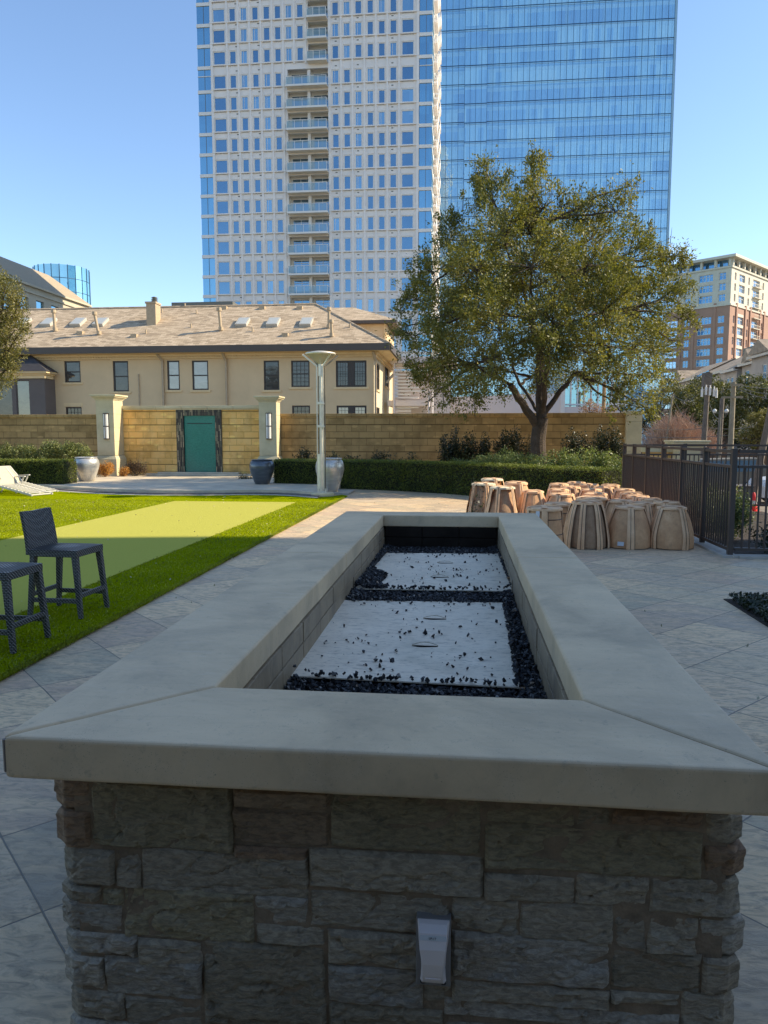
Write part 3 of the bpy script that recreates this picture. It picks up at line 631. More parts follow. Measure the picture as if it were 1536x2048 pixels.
# capped pier and low wall beyond the railing
Y2 = 20.6; t = thing('gate_pier', 'squat limestone gate pier with a broad moulded cap beyond the railing', 'pier', (at(1382, 900, Y2).x, Y2, 0))
x0, x1 = at(1358, 900, Y2).x, at(1401, 900, Y2).x; zt_ = at(1380, 880.5, Y2).z
g = MB(); g.box(x0, x1, Y2, Y2+.6, -1, .95); g.box(x0, x1, Y2, Y2+.6, .96, zt_-.2); g.build('shaft', M['pier'], t, bevel=.005)
g = MB()
for dz, o_ in ((0, .06), (.05, .12), (.10, .17), (.15, .2)): g.box(x0-o_, x1+o_, Y2-o_, Y2+.6+o_, zt_-.2+dz, zt_-.2+dz+.048)
g.build('cap', M['pier'], t, bevel=.008)
t = thing('low_wall', 'low sandstone wall with a stone coping beyond the railing, left of the gate pier', 'wall', (5.4, 21.2, 0))
x0 = at(1290, 900, 21.3).x; x1 = at(1352, 900, 21.3).x; MB().box(x0, x1, 21.2, 21.6, -1, 1.3).build('wall_face', M['wall_warm'], t); MB().box(x0-.03, x1, 21.14, 21.66, 1.302, 1.46).build('coping', M['pier'], t, bevel=.01)
# ------------------------------------------------------------ urns
def urn_mat(name, c, c2, met, r):
    k = NT(name); v = k.coord(); n = k.noise(k.mapping(v, scale=(1, 1, 5)), 2.5, 5, .6); return k.fin(k.ramp(n, [(.3, c2), (.7, c)]), r, met, k.bump(n, .15, .01))
M['urn_silver'] = urn_mat('silver_glaze', (.68, .66, .60), (.48, .46, .42), .6, .36); M['urn_dark'] = urn_mat('dark_pewter_glaze', (.16, .18, .20), (.09, .10, .115), .6, .3)
def urn(px, pyb, wpx, hpx, z0, m, label):
    p = gz(px, pyb, z0); t = thing('urn', label, 'urn', (p.x, p.y+.25, z0), 'large glazed urns around the terrace'); D = p.y+.25
    h = at(px, pyb-hpx, D).z-z0; r = wpx/2/F*D; c = (p.x, p.y+.25)
    pf = [(.54, 0), (.57, .01), (.66, .13), (.78, .30), (.90, .47), (.97, .60), (1.0, .70), (.99, .78), (.95, .86), (.88, .925), (.80, .955), (.77, .965)]
    pf = [(a*r, b*h) for a, b in pf]; g = MB(); g.lathe(pf, c, 40, 0, z0); g.disc((*c, z0+.002), r*.5, 40, up=False); g.build('body', m, t, smooth=True)
    g = MB(); g.lathe([(.75*r, .962*h), (.82*r, .965*h), (.86*r, .985*h), (.85*r, h), (.77*r, h), (.72*r, .99*h), (.70*r, .93*h), (.72*r, .85*h)], c, 40, 0, z0); g.disc((*c, z0+.86*h), .8*r, 40); g.build('rim', m, t, smooth=True)
urn(167, 963, 52, 49, .13, M['urn_silver'], 'silver urn between the bright hedge and the orange shrub')
urn(520.5, 969, 51, 50, .13, M['urn_dark'], 'dark pewter urn in front of the right wall-lamp pier')
urn(657, 984, 58, 68, .06, M['urn_silver'], 'silver urn directly behind the lamp post')
# ------------------------------------------------------------ lamp post
M['brushed'] = pm('brushed_aluminium', (.72, .68, .58), .12, 6, .4, 0, metallic=.35)
k = NT('frosted_lamp_cone'); k.fin((.55, .52, .40), .35); tr = k.n('BsdfTransparent'); mx = k.n('MixShader', Fac=.45); k.l(k.b.outputs[0], mx.inputs[1]); k.l(tr.outputs[0], mx.inputs[2]); k.l(mx.outputs[0], k.out.inputs[0]); M['cone'] = k.m
M['dmetal'] = NT('grey_painted_metal').fin((.17, .16, .13), .5, .3)
p = gz(644, 992, .02); lx, ly = p.x, p.y+.12; s1 = ly/F
t = thing('lamp_post', 'tall aluminium lamp post with a conical top on the corner of the lawn', 'lamp post', (lx, ly, .02)); ZT = at(637, 703, ly).z
zz = lambda py: at(640, py, ly).z
g = MB(); g.lathe([(.0, .10), (.30, .10), (.34, .07), (.34, 0)], (lx, ly), 32, 0, .02); g.build('base', M['pier'], t)
g = MB(); g.box(lx-.13, lx+.13, ly-.13, ly+.13, .121, .15)
for q in range(4): a = q*math.pi/2+.78; g.tube([(lx+.16*math.cos(a), ly+.16*math.sin(a), .15), (lx+.16*math.cos(a), ly+.16*math.sin(a), .24)], .02, 6)
g.build('bolts', M['brushed'], t)
g = MB(); g.tube([(lx-.045, ly, .13), (lx-.045, ly, zz(908))], .10, 20); g.build('lower_column', M['brushed'], t)
g = MB(); g.tube([(lx-.03, ly, .15), (lx-.03, ly, zz(738))], .048, 14); g.build('pole', M['brushed'], t)
for (dx, dy) in ((-.105, -.05), (.07, -.05), (.10, .06), (-.07, .07)):
    g = MB(); x, y = lx-.03+dx, ly+dy; g.bar((x, y, zz(977)), (x, y, zz(733)), .03, .03); ex = dx*4.6; ey = dy*4.6
    g.bar((x, y, zz(733)), (lx-.03+ex*.98, ly+ey*.98, ZT-.10), .035, .045); g.build('strut', M['brushed'] if dy < 0 else M['dmetal'], t)
g = MB()
for pyv in (806, 852): z = zz(pyv); g.box(lx-.145, lx+.07, ly-.075, ly-.045, z-.04, z+.03); g.box(lx-.145, lx+.07, ly-.04, ly+.08, z-.04, z-.01)
g.build('bracket', M['brushed'], t)
g = MB(); g.tube([(lx-.03, ly, zz(752)), (lx-.03, ly, zz(727))], .075, 16); g.tube([(lx-.03, ly, zz(727)), (lx-.03, ly, ZT-.16)], .035, 10); g.build('lamp_holder', M['brushed'], t)
g = MB(); g.lathe([(.05, zz(730)), (.40, ZT-.09)], (lx-.03, ly), 40); g.build('glass_cone', M['cone'], t, smooth=True)
g = MB(); g.lathe([(.36, ZT-.09), (.415, ZT-.10), (.44, ZT-.07), (.42, ZT-.04), (.2, ZT), (0.001, ZT+.012)], (lx-.03, ly), 40); g.disc((lx-.03, ly, ZT-.085), .4, 40, up=False); g.build('lamp_cap', M['brushed'], t, smooth=True)
# ------------------------------------------------------------ windows of houses
M['frame_dark'] = NT('dark_brown_frame').fin((.045, .036, .03), .5)
M['frame_white'] = NT('pale_frame').fin((.45, .43, .38), .5)
M['trim'] = pm('cream_trim', (.76, .57, .31), .08, 2, .7)
def pane_mat(name, c, c2, gl=.35):
    k = NT(name); v = swz(k, 'XY'); n = k.noise(k.mapping(v, scale=(1, 2, 1)), 1.1, 4, .6, .6); k.fin(k.ramp(n, [(.4, c), (.62, c2)]), .6)
    g = k.n('BsdfGlossy', Roughness=.02); g.inputs['Color'].default_value = (.9, .93, .95, 1); mx = k.n('MixShader', Fac=gl); k.l(k.b.outputs[0], mx.inputs[1]); k.l(g.outputs[0], mx.inputs[2]); k.l(mx.outputs[0], k.out.inputs[0]); return k.m
M['pane'] = pane_mat('window_pane', (.012, .010, .009), (.05, .042, .035), .07); M['pane_blind'] = pane_mat('curtained_pane', (.34, .31, .27), (.26, .23, .19), .15)
def window(par, O, u, nrm, a, b, z0, z1, fm, pmat, nx=1, nz=2, fw=.07, mw=.02, sill=None, dep=.12, mid=True, name='window'):
    """sash window set in the wall plane O+u*s; panes sit dep behind the wall face"""
    O, u, nrm = Vector(O), Vector(u), Vector(nrm)
    def bx(m_, s0, s1, q0, q1, d0, d1): m_.obox(O+u*(s0+s1)/2+Vector((0, 0, (q0+q1)/2))-nrm*(d0+d1)/2, u*(s1-s0)/2, nrm*(d1-d0)/2, Vector((0, 0, (q1-q0)/2)))
    m_ = MB(); e = .003
    bx(m_, a+e, a+fw, z0+e, z1-e, dep-.06, dep); bx(m_, b-fw, b-e, z0+e, z1-e, dep-.06, dep); bx(m_, a+fw, b-fw, z0+e, z0+fw, dep-.059, dep); bx(m_, a+fw, b-fw, z1-fw, z1-e, dep-.059, dep)
    if mid: bx(m_, a+fw, b-fw, (z0+z1)/2-fw*.4, (z0+z1)/2+fw*.4, dep-.05, dep)
    for i in range(1, nx): s_ = a+fw+(b-a-2*fw)*i/nx; bx(m_, s_-mw/2, s_+mw/2, z0+fw, z1-fw, dep-.03, dep)
    for i in range(1, nz):
        q = z0+fw+(z1-z0-2*fw)*i/nz
        if mid and abs(q-(z0+z1)/2) < .05: continue
        bx(m_, a+fw, b-fw, q-mw/2, q+mw/2, dep-.028, dep)
    w_ = m_.build(name, fm, par)
    m_ = MB(); P = lambda s_, q: O+u*s_+Vector((0, 0, q))-nrm*(dep-.005); m_.quad(P(a+.01, z0+.01), P(b-.01, z0+.01), P(b-.01, z1-.01), P(a+.01, z1-.01)); m_.build('pane', pmat, w_)
    if sill: m_ = MB(); bx(m_, a-.15, b+.15, z0-.15, z0-.003, -.08, .05); m_.build('sill', sill, w_)
    return w_
# ------------------------------------------------------------ the long two-storey house
M['stucco'] = pm('tan_painted_brick', (.70, .52, .30), .07, .8, .85, .35, 18); M['stucco2'] = pm('painted_end_wall', (.60, .52, .36), .06, .8, .85)
def shingle():
    k = NT('asphalt_shingles'); s = k.n('SeparateXYZ'); k.l(k.coord(), s.inputs[0]); c = k.n('CombineXYZ'); k.l(k.math('ADD', s.outputs[0], k.math('MULTIPLY', s.outputs[1], .0)), c.inputs[0]); k.l(s.outputs[2], c.inputs[1])
    b = k.n('TexBrick', _offset=.5, _squash=1.); k.l(c.outputs[0], b.inputs['Vector'])
    for q, x in (('Scale', 1), ('Mortar Size', .006), ('Brick Width', .42), ('Row Height', .085), ('Bias', 0)): b.inputs[q].default_value = x
    b.inputs['Color1'].default_value = (0, 0, 0, 1); b.inputs['Color2'].default_value = (1, 1, 1, 1)
    cc = k.ramp(b.outputs[0], [(0, (.28, .21, .135)), (.35, (.44, .335, .22)), (.7, (.53, .41, .275)), (1, (.62, .49, .34))])
    cc = k.mix(k.math('MULTIPLY', k.noise(k.coord(), .5, 4), .4), cc, (.40, .30, .20)); cc = k.mix(k.math('MULTIPLY', b.outputs['Fac'], .6), cc, (.10, .075, .055))
    return k.fin(cc, .9, 0, k.bump(k.math('ADD', b.outputs[0], k.noise(k.coord(), 30, 3)), .3, .02))
M['shingle'] = shingle(); M['fascia'] = NT('brown_gutter').fin((.085, .066, .052), .55); M['pipe'] = pm('tan_pipe', (.46, .35, .22), .15, 6, .6)
HY = 52.0; OV = .85
hxr = at(748, 760, HY).x; exr = at(779, 694, HY-OV).x; ezt = at(600, 689, HY-OV).z; ezb = at(600, 702, HY-OV).z
hs_t = thing('long_house', 'long two-storey tan house with a brown shingled hip roof behind the garden wall', 'house', (-25, HY, LOW))
slope = .60; wd = 6.3; RZ = ezt+wd*slope; HXL = -62
W2 = [(128, 160, 722, 765, 1, 2, 'p'), (225, 256, 722, 783, 1, 2, 'p'), (333.5, 358.5, 721, 780, 1, 2, 'b'), (383.5, 416, 721, 780, 1, 2, 'b'), (527, 558, 721, 780, 1, 2, 'p'), (582, 619, 721, 774, 4, 6, 'p'), (671.5, 733, 721, 774, 0, 0, 'd')]
W1 = [(131, 163, 814, 850, 4, 4, 'p'), (584, 620, 811, 850, 4, 4, 'p'), (673, 733, 811, 850, 0, 0, 'e')]
hs = []; ws = []
for (a, b, c, d, nx, nz, kd) in W2+W1:
    x0, x1 = at(a, c, HY).x, at(b, c, HY).x; z1, z0 = at((a+b)/2, c, HY).z, at((a+b)/2, d, HY).z; hs.append((x0, x1, z0, z1)); ws.append((x0, x1, z0, z1, nx, nz, kd))
g = MB(); g.holes((0, HY, 0), (1, 0, 0), (0, -1, 0), HXL, hxr, LOW, ezb, hs, .15); wl = g.build('front_wall', M['stucco'], hs_t)
sh = []
for (pa, pb, c, d) in ((753, 759, 728, 780), (770, 777, 728, 774), (753, 759, 815, 850)):
    ya, yb_ = atX(pa, 750, hxr).y, atX(pb, 750, hxr).y; zm = atX((pa+pb)/2, c, hxr).z; zn = atX((pa+pb)/2, d, hxr).z; sh.append((ya, yb_, zn, zm))
g = MB(); g.holes((hxr, 0, 0), (0, 1, 0), (1, 0, 0), HY, HY+12.6, LOW, ezb, [q for q in sh], .15); g.build('end_wall', M['stucco2'], hs_t)
for q in sh: window(hs_t, (hxr, 0, 0), (0, 1, 0), (1, 0, 0), *q, M['frame_dark'], M['pane'], 2, 4, dep=.12, sill=M['trim'])
for (x0, x1, z0, z1, nx, nz, kd) in ws:
    if kd in 'de':
        xm = (x0+x1)/2; a = (x1-x0)*.10
        w_ = window(hs_t, (0, HY, 0), (1, 0, 0), (0, -1, 0), x0, x1, z0, z1, M['frame_dark'], M['pane'] if kd == 'd' else M['pane_blind'], 1, 1, fw=.09, sill=M['trim'], mid=False)
        for (p, q) in ((x0+.09, xm-a), (xm+a, x1-.09)):
            window(w_, (0, HY, 0), (1, 0, 0), (0, -1, 0), p, q, z0+.09, z1-.09, M['frame_dark'], M['pane'] if kd == 'd' else M['pane_blind'], 4 if kd == 'd' else 3, 5, fw=.04, mw=.018, dep=.10, name='sash')
        g = MB(); g.box(xm-a+.002, xm+a-.002, HY+.03, HY+.11, z0+.09, z1-.09); g.build('mullion', M['frame_dark'], w_)
    else: window(hs_t, (0, HY, 0), (1, 0, 0), (0, -1, 0), x0, x1, z0, z1, M['frame_dark'], M['pane'] if kd == 'p' else M['pane_blind'], nx, nz, fw=.10, mw=.025, sill=M['trim'])
g = MB()
for (a, b, c, d) in ((124, 161, 717, 722), (221, 256, 716, 722), (128, 165, 806, 813)): g.box(at(a, c, HY).x, at(b, c, HY).x, HY-.04, HY+.02, at(a, d, HY).z, at(a, c, HY).z)
g.build('lintel', M['trim'], hs_t)
def hip(mb, x0, x1, y0, wd, z, s, mi=0):            # hip roof, ridge along x
    r = z+wd*s; A, B, C, D = (x0, y0, z), (x1, y0, z), (x1, y0+2*wd, z), (x0, y0+2*wd, z); E_, F_ = (x0+wd, y0+wd, r), (x1-wd, y0+wd, r)
    mb.quad(A, B, F_, E_, mi); mb.quad(C, D, E_, F_, mi); mb.add([B, C, F_], [(0, 1, 2)], mi); mb.add([D, A, E_], [(0, 1, 2)], mi)
ey = HY-OV
g = MB(); hip(g, HXL, exr, ey, wd, ezt, slope); roof = g.build('roof', M['shingle'], hs_t)
g = MB(); g.tube([(HXL+wd, ey+wd, RZ+.02), (exr-wd, ey+wd, RZ+.02)], .09, 6); g.tube([(exr-wd, ey+wd, RZ+.02), (exr, ey, ezt+.02)], .08, 6); g.build('ridge_cap', M['shingle'], roof)
g = MB(); g.box(HXL, exr+.02, ey-.12, ey+.02, ezb, ezt+.02); g.box(exr-.02, exr+.12, ey+.022, ey+2*wd, ezb, ezt+.018); g.build('gutter', M['fascia'], roof)
g = MB(); g.box(HXL, exr-.02, ey+.021, HY+.3, ezb-.02, ezb+.03); g.box(hxr-.2, exr-.021, HY+.301, ey+2*wd, ezb-.02, ezb+.028); g.build('soffit', M['trim'], roof)
g = MB(); z1 = ezb-.022; zb_ = at(400, 716, HY).z
g.box(HXL, hxr+.32, HY-.32, HY-.003, z1-.16, z1); g.box(HXL, hxr+.16, HY-.16, HY-.003, z1-.32, z1-.162); g.box(HXL, hxr+.07, HY-.07, HY-.003, zb_, z1-.322)
g.box(hxr+.003, hxr+.32, HY, HY+12.6, z1-.16, z1-.003); g.box(hxr+.003, hxr+.16, HY, HY+12.6, z1-.32, z1-.163); g.box(hxr+.003, hxr+.07, HY, HY+12.6, zb_, z1-.324)
x = -60
while x < hxr+.2: g.box(x, x+.08, HY-.24, HY-.162, z1-.24, z1-.163); x += .2
g.build('cornice', M['trim'], hs_t)
for (pt, pb_) in ((310, 325), (444, 452), (746, 751)):
    a = at(pt, 703, HY-.5); b = at(pb_, 722, HY-.12); g = MB(); g.bar(a, (b.x, HY-.12, b.z), .16, .12); g.bar((b.x, HY-.12, b.z+.03), (b.x, HY-.12, LOW), .17, .12); g.build('downspout', M['pipe'], hs_t)
g = MB(); b = at(277, 748, HY-.05); g.tube([b, (b.x, HY-.05, LOW)], .05, 6); g.build('conduit', M['pipe'], hs_t)
def on_roof(px, py):
    d = ray(px, py); # plane z = ezt + (y-ey)*slope
    t_ = (ezt-ey*slope-H)/(d.z-slope*d.y); return Vector((d.x*t_, d.y*t_, H+d.z*t_))
p = on_roof(305, 650); x0, x1 = at(293, 640, p.y).x, at(311.5, 640, p.y).x; zt_ = at(305, 603, p.y).z
c = g = MB(); g.box(x0, x1, p.y, p.y+.95, p.z-1, zt_-.14); g.box(x0-.06, x1+.06, p.y-.06, p.y+1.01, zt_-.138, zt_); ch = g.build('chimney', M['pipe'], roof)
cxx = (x0+x1)/2+.1; g = MB(); g.tube([(cxx, p.y+.5, zt_), (cxx, p.y+.5, zt_+.42)], .16, 12)
for dz in (.12, .22, .34): g.lathe([(.0, dz+.05), (.25, dz+.02), (.25, dz), (0, dz)], (cxx, p.y+.5), 14, 0, zt_)
g.build('flue', M['dmetal'], ch)
for (xb_, yb_, xt, yt, r) in ((110.5, 662, 107, 623, .11), (198, 669, 189, 627, .11), (442, 661, 438, 619, .11), (657.5, 656, 658, 618, .10), (663.5, 673, 662.5, 643, .10)):
    b = on_roof(xb_, yb_); tpt = at(xt, yt, b.y-.1); g = MB(); g.tube([b-Vector((0, 0, .1)), tpt], r, 10); g.tube([tpt-Vector((0, 0, .1)), tpt+Vector((0, 0, .12))], r*1.7, 10); g.tube([b, b+Vector((0, 0, .25))], r*1.6, 10); g.build('vent_pipe', M['pipe'], roof)
for (px, py, s_) in ((160, 668, 0), (292, 667, 1), (268, 674, 0), (324, 625, 1), (370, 614, 1), (393, 627, 1), (382, 655, 1), (505, 663, 1), (570, 672, 0), (448, 618, 0), (524, 618, 0), (599, 618, 0), (700, 655, 1)):
    b = on_roof(px, py); g = MB()
    if s_: g.tube([b-Vector((0, 0, .1)), b+Vector((0, 0, .28))], .06, 8)
    else: g.box(b.x-.22, b.x+.22, b.y-.1, b.y+.4, b.z-.1, b.z+.2)
    g.build('roof_vent', M['pipe'], roof)
nrm_r = Vector((0, -slope, 1)).normalized(); up_r = Vector((0, 1, slope)).normalized()
M['skylight'] = NT('skylight_glass').fin((.42, .44, .42), .25)
for px in (47, 98, 157, 202, 486, 547, 613):
    c_ = on_roof(px, 647 if px < 400 else 647); g = MB(); g.obox(c_+nrm_r*.10, (.42, 0, 0), up_r*.62, nrm_r*.12); sk_ = g.build('skylight', M['frame_white'], roof)
    g = MB(); g.obox(c_+nrm_r*.225, (.34, 0, 0), up_r*.54, nrm_r*.006); g.build('pane', M['skylight'], sk_)
g = MB(); q = at(780, 757, HY+1.5); g.obox(q, (.03, .32, 0), (.26, -.03, .3), (.02, 0, -.02)); g.build('floodlight', M['dmetal'], hs_t)
# rear wing with its own hip roof
RY = 63.0; x1 = at(793, 640, RY-.6).x; z1 = at(740, 640, RY-.6).z; z0 = at(740, 646.5, RY-.6).z
g = MB(); hip(g, x1-16, x1, RY-.6, 4.2, z1, .42); g.build('rear_roof', M['shingle'], hs_t)
g = MB(); g.box(x1-16, x1+.01, RY-.62, RY+7.6, z0, z1-.002); g.build('rear_fascia', M['fascia'], hs_t)
xw = at(773, 660, RY).x
g = MB(); g.box(xw-14, xw, RY, RY+7, LOW, z0-.003); g.build('rear_wall', M['stucco'], hs_t)
g = MB(); g.bar((at(772, 650, RY).x-.1, RY-.06, z0), (at(772, 650, RY).x-.1, RY-.06, 6), .14, .1); g.box(at(735, 650, RY).x, at(737, 650, RY).x, RY-.05, RY-.003, 6, z0-.01); g.build('downspout', M['trim'], hs_t)
# dark bay at the left end
BY = 50.6; M['bay'] = pm('slate_grey_siding', (.14, .115, .10), .12, 1, .8, .3, 12)
b_t = thing('bay_pavilion', 'dark grey pavilion with cream cornice and slate roof left of the long house', 'building', (-29, BY, LOW))
x1 = at(90, 790, BY).x; x0 = x1-9; zc_ = at(60, 757, BY).z; zt2 = at(60, 742, BY-.5).z; wxa, wxb = at(32, 790, BY).x, at(59, 790, BY).x
xc, xd = at(-14, 790, BY).x, at(24, 790, BY).x; zb2 = at(40, 860, BY).z
g = MB(); g.holes((0, BY, 0), (1, 0, 0), (0, -1, 0), x0-3, x1, LOW, zc_, [(wxa, wxb, zb2, zc_-.12), (xc, xd, zb2, zc_-.12)], .15); g.quad((x1, BY, LOW), (x1, HY, LOW), (x1, HY, zc_), (x1, BY, zc_)); g.build('wall', M['bay'], b_t)
window(b_t, (0, BY, 0), (1, 0, 0), (0, -1, 0), wxa, wxb, zb2, zc_-.12, M['bay'], pane_mat('tall_curtained_pane', (.16, .155, .11), (.11, .105, .08), .12), 1, 1, fw=.05, mid=False)
window(b_t, (0, BY, 0), (1, 0, 0), (0, -1, 0), xc, xd, zb2, zc_-.12, M['bay'], M['pane'], 1, 1, fw=.05, mid=False)
g = MB()
for i, (o_, a, b) in enumerate(((.12, 0, .3), (.26, .302, .44), (.42, .442, .6))): h_ = (zt2-zc_); g.box(x0-3, x1+o_, BY-o_, HY-.4, zc_+.002+h_*a/.6, zc_+h_*b/.6)
g.build('cornice', M['trim'], b_t)
g = MB(); a = .5; pk = at(30, 716, BY+3).z; A, B, C, D = (x0-3, BY-a, zt2+.003), (x1+a, BY-a, zt2+.003), (x1+a, HY-.35, zt2+.003), (x0-3, HY-.35, zt2+.003); P = (x1-1.6, HY-.4, pk); Q = (x0-3, HY-.4, pk)
g.quad(A, B, P, Q); g.add([B, C, P], [(0, 1, 2)]); g.quad(C, D, Q, P); g.build('roof', pm('dark_slate_roof', (.045, .042, .045), .2, 3, .7), b_t)
# ------------------------------------------------------------ white residential tower
TY = 115.0
M['precast'] = pm('pale_precast', (.83, .77, .71), .07, .35, .8, .1, 3); M['white_trim'] = pm('white_trim', (.78, .74, .68), .05, 1, .6)
M['win_a'] = glass_mat('tower_glass', (.24, .385, .52), (.03, .08, .14), .7, .8, .02, (2.3, 3.35))
M['win_b'] = glass_mat('tower_glass_curtain', (.40, .62, .82), (.12, .24, .32), .5, .5, .03, (1.7, 3.35))
M['win_c'] = glass_mat('corner_glass', (.34, .60, .78), (.05, .14, .20), .62, .9, .02, (1.35, 3.35))
wt = thing('white_tower', 'pale precast residential tower with blue windows and a stack of glass-railed balconies', 'tower', (-20, TY, LOW))
rows_px = [16, 58, 101.6, 150, 193.7, 236, 277, 319, 360, 400.6, 441.3, 481.9, 522.5, 562, 602]
colz = [at(450, p, TY).z for p in rows_px]; fl = (colz[4]-colz[-1])/10
rows = [colz[0]+fl*i for i in range(4, 0, -1)]+colz+[colz[-1]-fl*i for i in (1, 2, 3)]     # window-head heights, top to bottom
sl_ = lambda px: at(px, 300, TY).x
c8 = lambda x: 380+x/2.954
CL = [(150, 220), (245, 282), (311, 348), (378, 414), (444, 481), (509, 545)]; CLu = [(573, 609), (638, 675)]; CR = [(843, 881), (910, 948), (977, 1016), (1048, 1084), (1114, 1152), (1181, 1220), (1250, 1320)]
X = lambda c: sl_(c8(c)-(2.5 if c < 700 else 0)*0)
xA, xB = sl_(425.5), sl_(837.5); bx0, bxm, bx1 = X(580), X(703), X(818); xGL, xGR = sl_(398.5), sl_(864); ztop, zbot = rows[0]+1.2, LOW
hs = []; wlist = []
for ri, zr in enumerate(rows):
    up = ri < 7
    for ci, (a, b) in enumerate(CL+(CLu if up else [])+CR):
        h_ = 2.32; x0, x1 = X(a)-.06, X(b)+.06
        hs.append((x0, x1, zr-h_, zr)); wlist.append((x0, x1, zr-h_, zr, ri, ci if not up else ci))
dep_b = 1.3
bh = []
for ri, zr in enumerate(rows):
    top = zr+.32; bot = zr-fl+.56
    if ri >= 7: bh.append((bx0, bx1, bot, top))
    else: bh.append((bxm, bx1, bot, top))
g = MB(); g.holes((0, TY, 0), (1, 0, 0), (0, -1, 0), xA, xB, zbot, ztop, hs+bh, .28); g.quad((xA, TY, zbot), (xA, TY, ztop), (xA, TY+1, ztop), (xA, TY+1, zbot)); g.build('precast_wall', M['precast'], wt)
# thin ribs and floor bands standing proud
g = MB()
for zr in rows:
    zb_ = zr-fl+.86
    for (a, b) in ((xA, bx0 if zr < rows[6]-.1 else bxm), (bx1, xB)): g.box(a, b, TY-.24, TY-.003, zb_, zb_+.16)
g.build('floor_band', M['precast'], wt)
g = MB(); gaps = [X(232), X(297), X(363), X(429), X(494), X(559)]; gr2 = [X(895), X(962), X(1032), X(1099), X(1166), X(1235)]
for x in gaps+gr2: g.box(x-.13, x+.13, TY-.19, TY-.004, zbot, ztop)
for x in (X(623), X(690)): g.box(x-.13, x+.13, TY-.19, TY-.004, rows[6]-2.4, ztop)
for x in (xA+.2, bx1+.25, xB-.2): g.box(x-.18, x+.18, TY-.20, TY-.0035, zbot, ztop)
g.build('rib', M['precast'], wt)
g = MB(); random.seed(5)
for zr in rows:
    for x in (X(280), X(410), X(860), X(988), X(1190)): g.box(x-.02, x+.28, TY-.02, TY+.02, zr+.42, zr+.56)
g.build('wall_vent', M['dmetal'], wt)
def tower_window(mb, x0, x1, z0, z1, gi):
    f = .15; y = TY+.06
    for (a, b, c, d) in ((x0, x0+f, z0, z1), (x1-f, x1, z0, z1), (x0+f, x1-f, z0, z0+f), (x0+f, x1-f, z1-f, z1)): mb.box(a+.004, b-.004, y, y+.1, c+.004, d-.004, 0)
    mb.quad((x0+f, y+.07, z0+f), (x1-f, y+.07, z0+f), (x1-f, y+.07, z1-f), (x0+f, y+.07, z1-f), gi)
    if gi == 2 and x1-x0 < 1.5: mb.box(x0+f+.25, x0+f+.30, y+.04, y+.069, z0+f, z1-f, 0)
vis = [q for q in wlist if 4 <= q[4] <= 18]; vis.sort(key=lambda q: (-(q[1]-q[0]), q[4])); first = {id(q) for q in vis[:28]}
big = [q for q in vis if id(q) in first]+[q for q in vis if id(q) not in first][:72]; bigid = {id(q) for q in big}
rest = MB()
for q in wlist:
    gi = 2 if (q[5] in (2, 6, 9) and q[4] < 9) or (q[5] in (4, 8) and q[4] >= 7) or random.random() < .08 else 1
    if id(q) in bigid: g = MB(); tower_window(g, *q[:4], gi); g.build('window', [M['white_trim'], M['win_a'], M['win_b']], wt)
    else: tower_window(rest, *q[:4], gi)
tag(rest.build('window', [M['white_trim'], M['win_a'], M['win_b']], wt), kind='stuff')
# balcony bay: back wall with doors, party wall, slabs, railings
M['soffit'] = pm('balcony_soffit', (.80, .72, .58), .05, 1, .8)
g = MB(); g.box(bx0, bx1, TY+dep_b, TY+dep_b+.1, zbot, ztop); g.box(bxm-.22, bxm+.22, TY+.30, TY+dep_b-.002, zbot, rows[7]+.3); g.box(bx0-.2, bx0-.003, TY+.3, TY+dep_b, zbot, ztop); g.box(bx1+.003, bx1+.2, TY+.3, TY+dep_b, zbot, ztop); g.build('bay_wall', M['precast'], wt)
M['rail_glass'] = NT('balcony_glass').m; k = NT('balcony_glass_panel'); k.fin((.35, .5, .58), .05); tr = k.n('BsdfTransparent'); tr.inputs[0].default_value = (.8, .92, .95, 1); mx = k.n('MixShader', Fac=.55); k.l(k.b.outputs[0], mx.inputs[1]); k.l(tr.outputs[0], mx.inputs[2]); k.l(mx.outputs[0], k.out.inputs[0]); M['rail_glass'] = k.m
